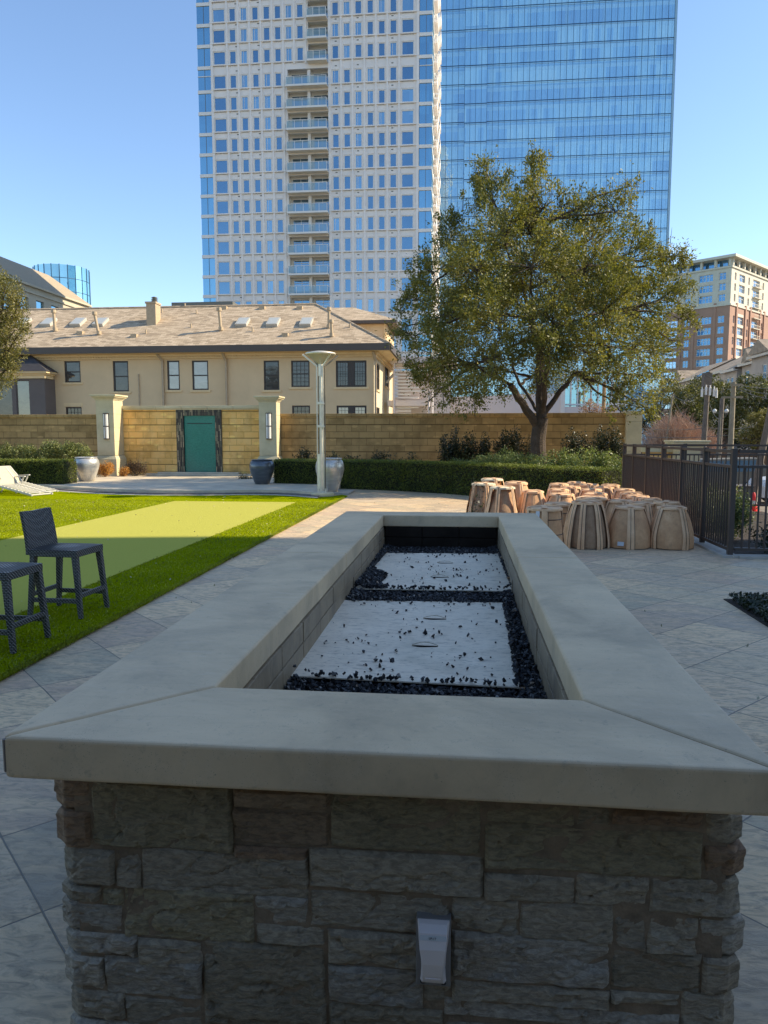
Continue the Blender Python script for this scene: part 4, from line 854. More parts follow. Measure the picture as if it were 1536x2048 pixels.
for ri, zr in enumerate(rows):
    zf = zr-fl+.72; a0 = bx0 if ri >= 7 else bxm; 
    g = MB(); g.box(a0+.01, bx1-.01, TY-1.15, TY+dep_b-.003, zf-.26, zf-.03); bal = g.build('balcony', M['soffit'], wt)
    g = MB(); g.box(a0-.02, bx1+.0, TY-1.2, TY-1.153, zf-.28, zf-.01)
    n_ = 5 if ri >= 7 else 3
    y = TY-1.1
    for i in range(n_+1): x = a0+.05+(bx1-a0-.15)*i/n_; g.box(x-.03, x+.03, y-.03, y+.03, zf-.03, zf+1.08)
    g.box(a0+.02, bx1-.07, y-.035, y+.035, zf+1.081, zf+1.14); g.box(a0+.02, a0+.08, TY-1.06, TY, zf+1.081, zf+1.14); g.box(bx1-.13, bx1-.07, TY-1.06, TY, zf+1.081, zf+1.14)
    g.build('railing', M['white_trim'], bal)
    g = MB(); g.quad((a0+.05, y, zf+.03), (bx1-.1, y, zf+.03), (bx1-.1, y, zf+1.05), (a0+.05, y, zf+1.05)); g.quad((a0+.05, y, zf), (a0+.05, TY, zf), (a0+.05, TY, zf+1.05), (a0+.05, y, zf+1.05)); g.quad((bx1-.1, y, zf), (bx1-.1, TY, zf), (bx1-.1, TY, zf+1.05), (bx1-.1, y, zf+1.05)); g.build('glass_panel', M['rail_glass'], bal)
    for (a, b) in ([(bx0+.35, bxm-.35)] if ri >= 7 else [])+[(bxm+.55, bx1-.02)]:
        g = MB(); y2 = TY+dep_b-.05; zt_ = zf+2.45; f = .07
        g.quad((a, y2+.03, zf), (b, y2+.03, zf), (b, y2+.03, zt_), (a, y2+.03, zt_), 1)
        for x in (a, (a+b)/2, b-f): g.box(x, x+f, y2-.02, y2+.029, zf, zt_)
        g.box(a, b, y2-.021, y2+.0285, zt_-.45-f, zt_-.45); g.box(a, b, y2-.022, y2+.028, zt_-f, zt_); g.build('patio_door', [M['white_trim'], M['win_a']], wt)
    for x in ([(bx0+bxm)/2] if ri >= 7 else [])+[(bxm+bx1)/2]: pass
# glazed corners and the narrow lit side
for (x0, x1) in ((xGL, xA-.003), (xB+.003, xGR)):
    g = MB(); g.box(x0+.05, x1-.05, TY+.15, TY+6, zbot, ztop, 1)
    for ri, zr in enumerate(rows):
        zf = zr-fl+.72; g.box(x0, x1, TY+.02, TY+6.1, zf-.22, zf+.26)
        if ri == 7: g.box(x0+.02, x1-.02, TY+.06, TY+.16, zr-.1, zr)
    xm = x0+(x1-x0)*.52; g.box(xm-.03, xm+.03, TY+.10, TY+.16, zbot, ztop, 2)
    g.build('corner_glazing', [M['white_trim'], M['win_c'], M['dmetal']], wt)
g = MB(); g.box(xA, xGR-.4, TY+6.2, TY+30, zbot, ztop-.01)
sw = []
for zr in rows:
    for y in (TY+8, TY+13.5, TY+19, TY+24.5): g.box(xGR-.39, xGR+.45, y, y+3.4, zr-fl+.5, zr-fl+.78); g.box(xGR+.37, xGR+.45, y, y+3.4, zr-fl+.78, zr-fl+1.7)
    g.box(xGR-.399, xGR-.25, TY+6.3, TY+29.9, zr-fl+.45, zr-fl+.74)
g.box(xGL+.1, xA-.01, TY+6.2, TY+30, zbot, ztop-.02); g.build('side_wall', M['precast'], wt)
g = MB()
for zr in rows:
    for y in (TY+11.6, TY+17.1, TY+22.6): g.box(xGR-.398, xGR-.36, y, y+1.7, zr-2.1, zr)
g.build('side_window', M['win_c'], wt)
# ------------------------------------------------------------ blue glass tower
BY = 175.0; bt = thing('glass_tower', 'tall blue glass curtain-wall office tower behind the big tree', 'tower', (20, BY, LOW))
k = NT('blue_curtain_wall'); v = swz(k, 'XY'); s = k.n('SeparateXYZ'); k.l(v, s.inputs[0]); u_, z_ = s.outputs[0], s.outputs[1]
FZ = 4.03; z00 = at(990, 128, BY).z
fz = k.math('FRACT', k.math('DIVIDE', k.math('SUBTRACT', z_, z00-FZ*30), FZ))
def cells(w, h, zoff=0):
    b = k.n('TexBrick', _offset=0., _squash=1.); mp = k.mapping(v, loc=(0, -(z00-FZ*30)+zoff, 0)); k.l(mp, b.inputs['Vector'])
    for q, x in (('Scale', 1), ('Mortar Size', 0), ('Brick Width', w), ('Row Height', h), ('Bias', 0)): b.inputs[q].default_value = x
    b.inputs['Color1'].default_value = (0, 0, 0, 1); b.inputs['Color2'].default_value = (1, 1, 1, 1); return b.outputs[0]
r1 = cells(1.33, FZ); r2 = cells(10.6, FZ); r3 = cells(400, FZ)
inner = k.ramp(k.math('ADD', k.math('MULTIPLY', r1, .38), k.math('MULTIPLY', r2, .62)), [(.1, (.10, .30, .58)), (.45, (.15, .42, .72)), (.6, (.26, .58, .82)), (.9, (.36, .68, .84))])
ceil = k.math('GREATER_THAN', fz, .80); inner = k.mix(k.math('MULTIPLY', ceil, .75), inner, (.30, .58, .75))
sp = k.math('LESS_THAN', fz, .10); inner = k.mix(sp, inner, (.13, .36, .60))
lt = k.math('GREATER_THAN', k.math('SINE', k.math('MULTIPLY', u_, .775)), .965); inner = k.mix(k.math('MULTIPLY', lt, .4), inner, (.25, .5, .62))
k.fin(inner, .3); gl = k.n('BsdfGlossy', Roughness=.015); gl.inputs['Color'].default_value = (.60, .82, .92, 1); k.l(k.bump(k.noise(k.coord(), .45, 3), .05, 1.), gl.inputs['Normal'])
mx = k.n('MixShader', Fac=.42); k.l(k.b.outputs[0], mx.inputs[1]); k.l(gl.outputs[0], mx.inputs[2]); k.l(mx.outputs[0], k.out.inputs[0]); M['blue'] = k.m
M['mull'] = NT('dark_blue_mullion').fin((.02, .07, .14), .5); M['lmull'] = NT('pale_blue_mullion').fin((.25, .42, .55), .5)
xr = at(1339.5, 300, BY).x; xs = at(972, 300, BY).x; xt = at(928, 300, BY).x; xl = at(830, 300, BY).x; zT = at(990, -120, BY).z
zl_ = [at(990, p, BY).z for p in (14, 56.5, 94)]+[z00-FZ*i for i in range(0, 26)]; zl_ = [zl_[0]+FZ*1.3, zl_[0]+FZ*2.3]+zl_
def bay(nm, x0, x1, y, dz, sideL=False, sideR=False):
    g = MB(); g.box(x0, x1, y, y+30, LOW, zT); o_ = g.build(nm, M['blue'], bt)
    g = MB(); n_ = round((x1-x0)/1.33)
    for i in range(n_+1): x = x0+(x1-x0)*i/n_; g.box(x-.035, x+.035, y-.06, y-.003, LOW, zT-.01)
    for z in zl_: g.box(x0-.05, x1+.05, y-.08, y-.0025, z+dz-.07, z+dz+.05)
    g.build('mullion', M['mull'], o_)
    g = MB()
    for i in range(n_): x = x0+(x1-x0)*(i+.62)/n_; g.box(x-.012, x+.012, y-.03, y-.0025, LOW, zT-.02)
    for z in zl_: g.box(x0, x1, y-.05, y-.002, z+dz-.40, z+dz-.30)
    g.build('light_mullion', M['lmull'], o_)
    return o_
bay('main_facade', xs+.01, xr, BY, 0); bay('projecting_bay', xt, xs, BY-1.5, -.75); bay('left_facade', xl, xt-.01, BY+.4, .2)
g = MB(); g.box(xr+.01, xr+.5, BY-.2, BY+30, LOW, zT+.5); g.build('corner_fin', M['lmull'], bt)
# ------------------------------------------------------------ brick apartment tower, turned to the street
M['brick'] = pm('rose_brick', (.40, .235, .165), .1, .4, .85); M['cream'] = pm('cream_precast', (.62, .56, .45), .08, .4, .8)
M['win_d'] = glass_mat('brick_tower_glass', (.45, .65, .9), (.04, .12, .20), .5, .6, .03, (1.3, 3.3))
kx = at(1465, 510, 232); BZ = kx.z; th = R_(90-40.5); dR = Vector((math.cos(th), math.sin(th), 0)); dL = Vector((-math.sin(th), math.cos(th), 0))
bk = thing('brick_tower', 'rose brick apartment tower with cream top floors and a flat cornice, far right', 'tower', (kx.x, kx.y, LOW)); K = Vector((kx.x, kx.y, 0))
nR = Vector((math.sin(th), -math.cos(th), 0)); nL = Vector((-math.cos(th), -math.sin(th), 0))
FH = 3.12; zc0 = BZ-FH*4.5                 # brick below, cream above
def bface(u, n, L_, wins, name):
    hs = []; wl = []
    for fi in range(14):
        z1 = BZ-FH*1.45-FH*fi
        if z1 < 8: break
        for (a, b, kd) in wins:
            if b < L_: hs.append((a, b, z1-(2.15 if kd != 'b' else 2.3), z1)); wl.append((a, b, z1-(2.15 if kd != 'b' else 2.3), z1, kd, fi))
    for nm, za, zb2, mm in (('brick_wall', LOW, zc0, M['brick']), ('cream_wall', zc0+.002, BZ-FH*1.1, M['cream'])):
        sub = [h for h in hs if h[2] > za and h[3] < zb2]; g = MB(); g.holes(K, u, n, 0, L_, za, zb2, sub, .5)
        for f_ in (0, .14, .30, .42, .56, .70, .84):
            uu = L_*f_+.2; c_ = K+u*uu+n*.12; 
        g.build(nm, mm, bk)
    gl_ = None; fr = None; bb = MB(); cnt = 0
    for (a, b, z0, z1, kd, fi) in wl:
        d_ = .4 if kd != 'b' else .48
        gl_ = MB(); fr = MB()
        P = lambda s_, q: K+u*s_+Vector((0, 0, q))-n*d_; gl_.quad(P(a, z0), P(b, z0), P(b, z1), P(a, z1))
        def bar_(s0, s1, q0, q1): fr.obox(K+u*(s0+s1)/2+Vector((0, 0, (q0+q1)/2))-n*(d_-.06), u*(s1-s0)/2, n*.05, Vector((0, 0, (q1-q0)/2)))
        nn = 2 if b-a < 2.2 else 4
        for i in range(nn+1): s_ = a+.06+(b-a-.12)*i/nn; bar_(s_-.055, s_+.055, z0, z1)
        bar_(a, b, z0, z0+.13); bar_(a, b, z1-.13, z1); bar_(a, b, z0+1.35, z0+1.45)
        wf_ = fr.build('window', M['white_trim'], bk); gl_.build('pane', M['win_d'], wf_)
        if kd == 'b':
            bb.obox(K+u*(a+b)/2+Vector((0, 0, z0-.12))+n*.25, u*((b-a)/2+.1), n*.6, Vector((0, 0, .1)))
            for i in range(8): s_ = a+(b-a)*i/7; bb.obox(K+u*s_+Vector((0, 0, z0+.42))+n*.8, u*.03, n*.03, Vector((0, 0, .45)))
            bb.obox(K+u*(a+b)/2+Vector((0, 0, z0+.9))+n*.8, u*((b-a)/2), n*.04, Vector((0, 0, .05)))
        if kd == 'v': bb.obox(K+u*(a+b)/2+Vector((0, 0, z0-.5))-n*.2, u*(b-a)/2, n*.25, Vector((0, 0, .42)))
    bb.build('balcony_group', M['cream'], bk)
bface(dL, nL, 60, [(1.6, 3.6, 's'), (5.4, 9.6, 'l'), (12.0, 13.8, 's'), (15.8, 20.4, 'l'), (22.6, 24.6, 's')], 'left')
bface(dR, nR, 60, [(2.4, 3.6, 's'), (5.8, 10.2, 'v'), (12.8, 14, 's'), (16.6, 22.0, 'b'), (24.4, 25.6, 's')], 'right')
g = MB()
for s_ in (4.6, 11.4, 15.2, 23.2, 26.6, 33, 37): g.obox(K+dR*s_+nR*.15+Vector((0, 0, zc0/2)), dR*.45, nR*.2, Vector((0, 0, zc0/2+.8)))
for s_ in (4.4, 10.8, 14.8, 21.5, 25.6, 32, 36): g.obox(K+dL*s_+nL*.1+Vector((0, 0, zc0/2)), dL*.35, nL*.14, Vector((0, 0, zc0/2+.8)))
g.build('pilaster', M['brick'], bk)
g = MB(); zq = BZ-FH*1.1
def band(z0, z1, o_, L_=60):
    P = [K+nR*o_+nL*o_, K+dR*L_+nR*o_, K+dR*L_+dL*L_, K+dL*L_+nL*o_]; g.prism([(p.x, p.y) for p in P], z0, z1)
band(zq+.003, zq+.5, .35); band(BZ-.75, BZ, 1.6); band(zc0-.25, zc0+.25, .3)
for u, n in ((dR, nR), (dL, nL)):
    for i in range(14): g.obox(K+u*(.5+i*4.2)+n*.0+Vector((0, 0, (BZ+zq)/2)), u*.35, n*.35, Vector((0, 0, FH*.55-.6)))
g.build('cornice', M['cream'], bk)
g = MB(); g.prism([((K+dR*a+dL*b).x, (K+dR*a+dL*b).y) for a, b in ((2, 2), (58, 2), (58, 58), (2, 58))], zq+.502, BZ-.752); g.build('penthouse_glazing', M['win_d'], bk)
g = MB(); c_ = K+dL*38+dR*8; g.box(c_.x-4, c_.x+4, c_.y-3, c_.y+3, BZ+.01, BZ+3); g.build('roof_plant', M['cream'], bk)
# ------------------------------------------------------------ townhouses along the street
M['town'] = pm('grey_stucco', (.42, .36, .31), .12, .5, .85, .2, 10); M['town_trim'] = pm('town_trim', (.60, .55, .48), .1, 2, .7); M['town_roof'] = pm('grey_brown_shingle', (.33, .265, .20), .35, 1.2, .9, .4, 8)
TX = 40.0
def twn(y0, y1, ez, setb, gable, label, wins, rnd=False):
    t = thing('townhouse', label, 'townhouse', (TX+setb, (y0+y1)/2, LOW), 'townhouses along the street'); x = TX+setb
    hs = [(-b, -a, z0, z1) for (a, b, z0, z1) in wins]
    g = MB(); g.holes((x, 0, 0), (0, -1, 0), (-1, 0, 0), -y1, -y0, LOW, ez, hs, .2); g.quad((x, y0, LOW), (x+12, y0, LOW), (x+12, y0, ez), (x, y0, ez)); g.quad((x, y1, LOW), (x, y1, ez), (x+12, y1, ez), (x+12, y1, LOW)); wl = g.build('wall', M['town'], t)
    for h in hs: window(t, (x, 0, 0), (0, -1, 0), (-1, 0, 0), *h, M['town_trim'], M['win_d'], 2, 2, fw=.16, mw=.05, sill=M['town_trim'])
    g = MB(); o_ = .6; pk = ez+3.2
    A, B, C, D = (x-o_, y0-.3, ez+.1), (x-o_, y1+.3, ez+.1), (x+6, y1+.3, pk), (x+6, y0-.3, pk); g.quad(A, D, C, B); g.quad(D, (x+12, y0-.3, ez), (x+12, y1+.3, ez), C)
    g.add([(x, y0-.02, ez), (x+12, y0-.02, ez), (x+6, y0-.02, pk-.05)], [(0, 1, 2)])
    if gable:
        ym = (gable[0]+gable[1])/2; gz_ = ez+2.0; g.add([(x-o_-.2, gable[0], ez+.12), (x-o_-.2, gable[1], ez+.12), (x-o_-.2, ym, gz_), (x+4, ym, gz_)], [(0, 3, 2), (1, 2, 3), (0, 2, 1)])
    rf = g.build('roof', M['town_roof'], t)
    g = MB(); g.box(x-o_-.02, x-o_+.25, y0-.3, y1+.3, ez-.28, ez+.08); g.box(x-o_+.25, x-.003, y0-.3, y1+.3, ez-.2, ez-.05); g.build('eave', M['town_trim'], rf)
    if rnd: g = MB(); c_ = Vector((x-.05, rnd[0], rnd[1])); vs = [tuple(c_+Vector((0, .45*math.cos(a*math.pi/8), .8*math.sin(a*math.pi/8)))) for a in range(16)]; g.add(vs, [tuple(range(16))[::-1]]); g.build('oval_window', M['dmetal'], wl)
    return t
ezt_ = at(1500, 707, 100).z
def yX(px, X_): return atX(px, 750, X_).y
e1 = 12.6
twn(52, yX(1600, TX)-.7, e1+.2, .4, (60, 68), 'long grey townhouse beyond the right edge of the picture', [(y_, y_+1.6, z_, z_+2.2) for y_ in (54, 58, 66, 72) for z_ in (1.5, 5, 8.6)])
twn(yX(1600, TX), yX(1502, TX), e1, 0, (yX(1495, TX)-9, yX(1503, TX)), 'nearest grey townhouse at the right edge, with a single small window', [(yX(1532, TX), yX(1524, TX), 9.0, 11.3)])
twn(yX(1500, TX), yX(1477, TX)+1, e1-.5, .8, (yX(1500, TX)+.4, yX(1480, TX)), 'grey townhouse with a pair of tall windows and a small oval window', [(yX(1516-1, TX+.8)+0, yX(1506, TX+.8), 8.2, 11.4), (yX(1502, TX+.8), yX(1492, TX+.8), 8.2, 11.4)] if False else [(yX(1498, TX+.8), yX(1490, TX+.8), 8.3, 11.2)], rnd=(yX(1484, TX+.8), 9.9))
twn(yX(1475, TX)+1.2, yX(1445, TX), e1-1.0, .3, None, 'grey townhouse with paired bay windows and a dark roof terrace', [(yX(1467, TX+.3), yX(1461, TX+.3), 7.4, 10.6), (yX(1459, TX+.3), yX(1453, TX+.3), 7.4, 10.6)])
g = MB(); g.box(TX+2.3, TX+5, yX(1470, TX), yX(1452, TX), e1+.1, e1+2.3); o = g.build('roof_terrace', M['dmetal'], [x for x in bpy.data.objects if x.name.startswith('townhouse')][-1])
twn(yX(1443, TX), yX(1395, TX), e1-.6, 1.2, None, 'long low-roofed grey townhouse in the middle of the row', [(yX(1425, TX+1.2), yX(1419, TX+1.2), 7.4, 10)])
twn(yX(1394, TX), yX(1347, TX), e1-.9, 0, (yX(1372, TX), yX(1355, TX)), 'farthest cream-grey townhouse with a small gable, half hidden by trees', [(yX(1390, TX), yX(1384, TX), 7.8, 10), (yX(1365, TX), yX(1358, TX), 7.8, 10)])
# ------------------------------------------------------------ far left: office building with steep roof, glass drum, flat roof
LX = -77.0; ez = at(105, 584, 139).z if False else None
Ye = LX/((105-923)/F*1.0)*1.0
p = atX(105, 585, LX); ez = p.z; pr_ = atX(40, 528, -82.5); rz = pr_.z; pe = atX(178, 612, LX).y
ob = thing('office_building', 'cream office building with a steep tan hipped roof at the far left', 'building', (LX-8, 135, LOW))
M['cream_wall'] = pm('warm_cream_wall', (.50, .44, .33), .06, .4, .8); M['tan_roof'] = pm('tan_tile_roof', (.36, .29, .20), .12, 2, .85)
hs = []; y = 100
while y < pe-4: hs.append((y, y+2.6, ez-6.6, ez-2.4)); y += 5.0
hs2 = [(-b, -a, c, d) for a, b, c, d in hs]
g = MB(); g.holes((LX, 0, 0), (0, 1, 0), (1, 0, 0), 90, pe, LOW, ez, hs, .4); g.build('wall', M['cream_wall'], ob)
g = MB(); g.box(LX, LX+.25, 90, pe, ez-1.5, ez-1.2); g.box(LX, LX+.5, 90, pe+.3, ez-.35, ez); g.build('cornice', M['cream_wall'], ob)
g = MB()
for a, b, c, d in hs: g = MB(); g.quad((LX-.35, a, c), (LX-.35, b, c), (LX-.35, b, d), (LX-.35, a, d)); g.build('window', M['win_c'], ob)
g = MB(); yr = atX(98, 554, -82.5).y; g.quad((LX+.4, 90, ez), (LX+.4, pe+.2, ez), (-82.5, yr, rz), (-82.5, 90, rz)); g.add([(LX+.4, pe+.2, ez), (-90, pe+.2, ez), (-82.5, yr, rz)], [(0, 1, 2)]); g.build('roof', M['tan_roof'], ob)
g = MB(); g.tube([(-82.5, 118, rz), (-82.5, 118, rz+3)], .08, 5); g.build('antenna', M['dmetal'], ob)
DY = 225.0; dc = at(124, 560, DY); dr = 53/F*DY; dz = at(124, 533, DY-dr*.5).z
dt = thing('glass_drum', 'round blue-green glass office tower behind the tan roof at the far left', 'tower', (dc.x, DY+2, LOW))
g = MB(); n_ = 22
for i in range(n_):
    a0, a1 = 2*math.pi*i/n_, 2*math.pi*(i+1)/n_; P = lambda a, z: (dc.x+dr*math.cos(a), DY+dr*math.sin(a), z); g.quad(P(a0, LOW), P(a1, LOW), P(a1, dz), P(a0, dz))
M['drum'] = glass_mat('drum_glass', (.55, .8, .85), (.05, .17, .24), .6, 1., .02, (2.2, 3.9)); g.build('glazing', M['drum'], dt)
g = MB()
for i in range(n_): a = 2*math.pi*i/n_; g.box(dc.x+dr*math.cos(a)-.1, dc.x+dr*math.cos(a)+.1, DY+dr*math.sin(a)-.1, DY+dr*math.sin(a)+.1, LOW, dz+.1)
z = dz-4
while z > 15: g.lathe([(dr+.05, 0), (dr+.05, .18)], (dc.x, DY), n_, 0, z); z -= 3.9
g.build('mullion', M['mull'], dt); MB().disc((dc.x, DY, dz), dr, n_).build('roof', M['dmetal'], dt)
bx_ = at(93, 543, DY); g = MB(); g.box(bx_.x-1.9, bx_.x+2.6, DY-2, DY+4, LOW, bx_.z-1.5); 
for i in range(4): g.box(bx_.x-2+i*1.2, bx_.x-1.3+i*1.2, DY-2, DY+3, bx_.z-1.5+.01, bx_.z+.8*(i % 2)); 
g.build('roof_plant', M['white_trim'], dt)
FY = 78; a, b = at(345, 606, FY), at(412, 606, FY); ft = thing('flat_roof_building', 'low building with a dark flat roof edge showing above the shingled ridge', 'building', ((a.x+b.x)/2, FY, LOW))
MB().box(a.x, b.x+3, FY, FY+10, LOW, a.z-.75).build('wall', M['stucco'], ft); MB().box(a.x, b.x+3, FY-.3, FY+10.3, a.z-.748, a.z).build('roof_edge', M['dmetal'], ft)
# ------------------------------------------------------------ pale hall with louvres behind the tree
M['pale'] = pm('pale_metal_wall', (.72, .64, .60), .05, .5, .7)
GY = 72.0; gt = thing('pale_hall', 'long low pale grey building behind the garden wall and the big tree', 'building', (0, GY, LOW)); a = at(850, 800, GY); b = at(1130, 790, GY); c = at(1240, 815, GY)
g = MB(); g.add([(a.x-8, GY, LOW), (b.x, GY, LOW), (b.x, GY, at(1130, 786, GY).z), (a.x-8, GY, at(850, 800, GY).z+.0)], [(0, 1, 2, 3)]); g.box(b.x, c.x, GY, GY+.3, LOW, at(1180, 813, GY).z)
for x in np.arange(a.x-7, b.x, 2.6): g.box(x-.02, x+.02, GY-.02, GY-.003, LOW, 5.0)
g.build('wall', M['pale'], gt)
g = MB(); g.quad((b.x, GY+.8, 2), (c.x+.6, GY+.8, 2), (c.x+.6, GY+.8, at(1180, 762, GY).z), (b.x, GY+.8, at(1180, 762, GY).z)); g.build('glazing', M['win_c'], gt)
g = MB()
for i in range(10): x = b.x+(c.x+.6-b.x)*i/9; g.box(x-.06, x+.06, GY+.6, GY+.75, 2, 8)
z_ = at(1180, 810, GY).z; g.box(b.x, c.x+.6, GY+.55, GY+.595, z_, z_+.15); g.box(b.x-.4, b.x, GY-.1, GY+.8, 2, at(1120, 805, GY).z+1.4); g.build('window_frame', M['white_trim'], gt)
SYs = 58.5; lt_ = thing('louvred_stair', 'open white stair block with horizontal louvre slats beside the house', 'building', (at(820, 760, SYs).x, SYs, LOW))
x0, x1, x2 = at(789, 760, SYs).x, at(822, 760, SYs).x, at(862, 760, SYs).x
g = MB()
for i in range(14):
    pyv = 729+i*6.6
    if 797 < pyv < 812: continue
    z_ = at(800, pyv, SYs).z; g.box(x0, x1+.6*(i % 3), SYs, SYs+.3, z_-.07, z_+.05)
for pyv in (817, 822, 827): z_ = at(800, pyv, SYs).z; g.box(x0+.1, x1, SYs, SYs+.3, z_-.06, z_+.05)
g.build('louvre_slats', M['white_trim'], lt_)
g = MB(); g.box(x0-.5, x2-.2, SYs-.2, SYs+3, at(800, 812, SYs).z, at(800, 801, SYs).z); g.box(x0-.3, x2+2, SYs-.3, SYs+5, at(800, 727, SYs).z, at(800, 714, SYs).z); g.build('slab', M['pale'], lt_)
g = MB()
for pxx in (788, 857, 865): x = at(pxx, 770, SYs).x; g.tube([(x, SYs-.25, LOW), (x, SYs-.25, at(800, 727 if pxx < 800 else 780, SYs).z)], .09, 8)
g.box(x0, x2+1.5, SYs+3.3, SYs+3.5, LOW, at(800, 735, SYs).z); g.build('post', M['pale'], lt_)
wp = at(1208, 790, 66); tag(MB().tube([(wp.x, 66, LOW), (wp.x, 66, at(1208, 765, 66).z)], .16, 8).build('wooden_pole', pm('raw_timber', (.36, .22, .10), .2, 3, .8)), 'orange-brown wooden pole in front of the glass building, seen over the wall', 'pole')
# ------------------------------------------------------------ counter stools in woven resin
def weave():
    k = NT('charcoal_wicker'); v = k.mapping(k.coord(), scale=(1, 1, 1))
    def wv(dirn, sc, ph): o = k.n('TexWave', _wave_type='BANDS', _bands_direction=dirn, Scale=sc); k.l(v, o.inputs[0]); o.inputs['Phase Offset'].default_value = ph; return o.outputs['Fac']
    d1 = k.n('TexWave', _wave_type='BANDS', _bands_direction='DIAGONAL', Scale=19); k.l(v, d1.inputs[0])
    z = wv('Z', 24, 0); x = wv('X', 19, 0); y = wv('Y', 19, 0); h = k.math('MULTIPLY', k.math('MAXIMUM', z, .25), k.math('MAXIMUM', k.math('MULTIPLY', x, y), d1.outputs['Fac']))
    c = k.ramp(h, [(.02, (.012, .012, .012)), (.3, (.06, .058, .055)), (.7, (.40, .38, .35))]); return k.fin(c, .45, 0, k.bump(h, 1., .012), .5)
M['wicker'] = weave()
def make_stool():
    t = thing('counter_stool', 'charcoal wicker counter stool', 'stool', (0, 0, 0), 'wicker counter stools on the lawn')
    sw, sd_ = .235, .225; SZ = .66          # seat faces +x, backrest at -x
    def quadbar(a, b, w0, w1, mb): 
        a, b = Vector(a), Vector(b); vs = []
        for p, w in ((a, w0), (b, w1)): vs += [(p.x-w, p.y-w, p.z), (p.x+w, p.y-w, p.z), (p.x+w, p.y+w, p.z), (p.x-w, p.y+w, p.z)]
        mb.add(vs, [(3, 2, 1, 0), (4, 5, 6, 7)]+[(i, (i+1) % 4, (i+1) % 4+4, i+4) for i in range(4)])
    for sx in (1, -1):
        for sy in (1, -1):
            g = MB(); quadbar((sx*(sw+.03), sy*(sd_+.012), 0), (sx*(sw-.02), sy*(sd_-.015), SZ-.075), .019, .027, g); g.build('leg', M['wicker'], t, bevel=.005)
    g = MB(); g.box(-sw-.01, sw+.012, -sd_-.012, sd_+.012, SZ-.075, SZ-.012); g.build('seat_apron', M['wicker'], t, bevel=.006)
    g = MB(); n = 8; vs = []; 
    for i in range(n+1):
        for j in range(n+1):
            x = -sw+2*sw*i/n; y = -sd_+2*sd_*j/n; vs.append((x*1.04, y*1.04, SZ-.012+.012*math.cos(abs(x)/sw*1.2)*math.cos(abs(y)/sd_*1.2)))
    g.add(vs, [(i*(n+1)+j, (i+1)*(n+1)+j, (i+1)*(n+1)+j+1, i*(n+1)+j+1) for i in range(n) for j in range(n)]); g.build('seat', M['wicker'], t, smooth=True)
    g = MB()                                # curved, slightly flared backrest
    nz, ny = 10, 8; V = []
    for s_ in (0, 1):
        for i in range(nz+1):
            q = i/nz
            for j in range(ny+1):
                r = -1+2*j/ny; x = -sw-.012-.085*q**1.4+.03*r*r*q-(.032 if s_ else 0); V.append((x, r*(sd_+.012-.01*q), SZ-.06+(.40-.012*(1-r*r)*0+.012*abs(r))*q))
    m_ = (nz+1)*(ny+1); I = lambda s_, i, j: s_*m_+i*(ny+1)+j
    fs = [(I(0, i, j), I(0, i, j+1), I(0, i+1, j+1), I(0, i+1, j)) for i in range(nz) for j in range(ny)]+[(I(1, i, j), I(1, i+1, j), I(1, i+1, j+1), I(1, i, j+1)) for i in range(nz) for j in range(ny)]
    for j in range(ny): fs += [(I(0, nz, j), I(0, nz, j+1), I(1, nz, j+1), I(1, nz, j)), (I(0, 0, j+1), I(0, 0, j), I(1, 0, j), I(1, 0, j+1))]
    for i in range(nz): fs += [(I(0, i, 0), I(0, i+1, 0), I(1, i+1, 0), I(1, i, 0)), (I(0, i+1, ny), I(0, i, ny), I(1, i, ny), I(1, i+1, ny))]
    g.add(V, fs); g.build('backrest', M['wicker'], t)
    zz_ = .165
    for sy in (1, -1): g = MB(); g.bar((-sw-.0, sy*(sd_+.003), zz_), (sw+.0, sy*(sd_+.003), zz_), .03, .042); g.build('stretcher', M['wicker'], t, bevel=.004)
    for sx in (1, -1): g = MB(); g.bar((sx*(sw+.017), -sd_+.01, zz_+.05), (sx*(sw+.017), sd_-.01, zz_+.05), .03, .042); g.build('stretcher', M['wicker'], t, bevel=.004)
    return t
st1 = make_stool(); st2 = copy_tree(st1)
st1.location = (-3.83, 6.80, .022); st1.rotation_euler.z = R_(-3); st1['label'] = 'charcoal wicker counter stool standing fully in view on the lawn, farther of the two'
st2.location = (-3.80, 5.67, .022); st2.rotation_euler.z = R_(-2); st2['label'] = 'nearer charcoal wicker counter stool, cut off by the left edge of the picture'
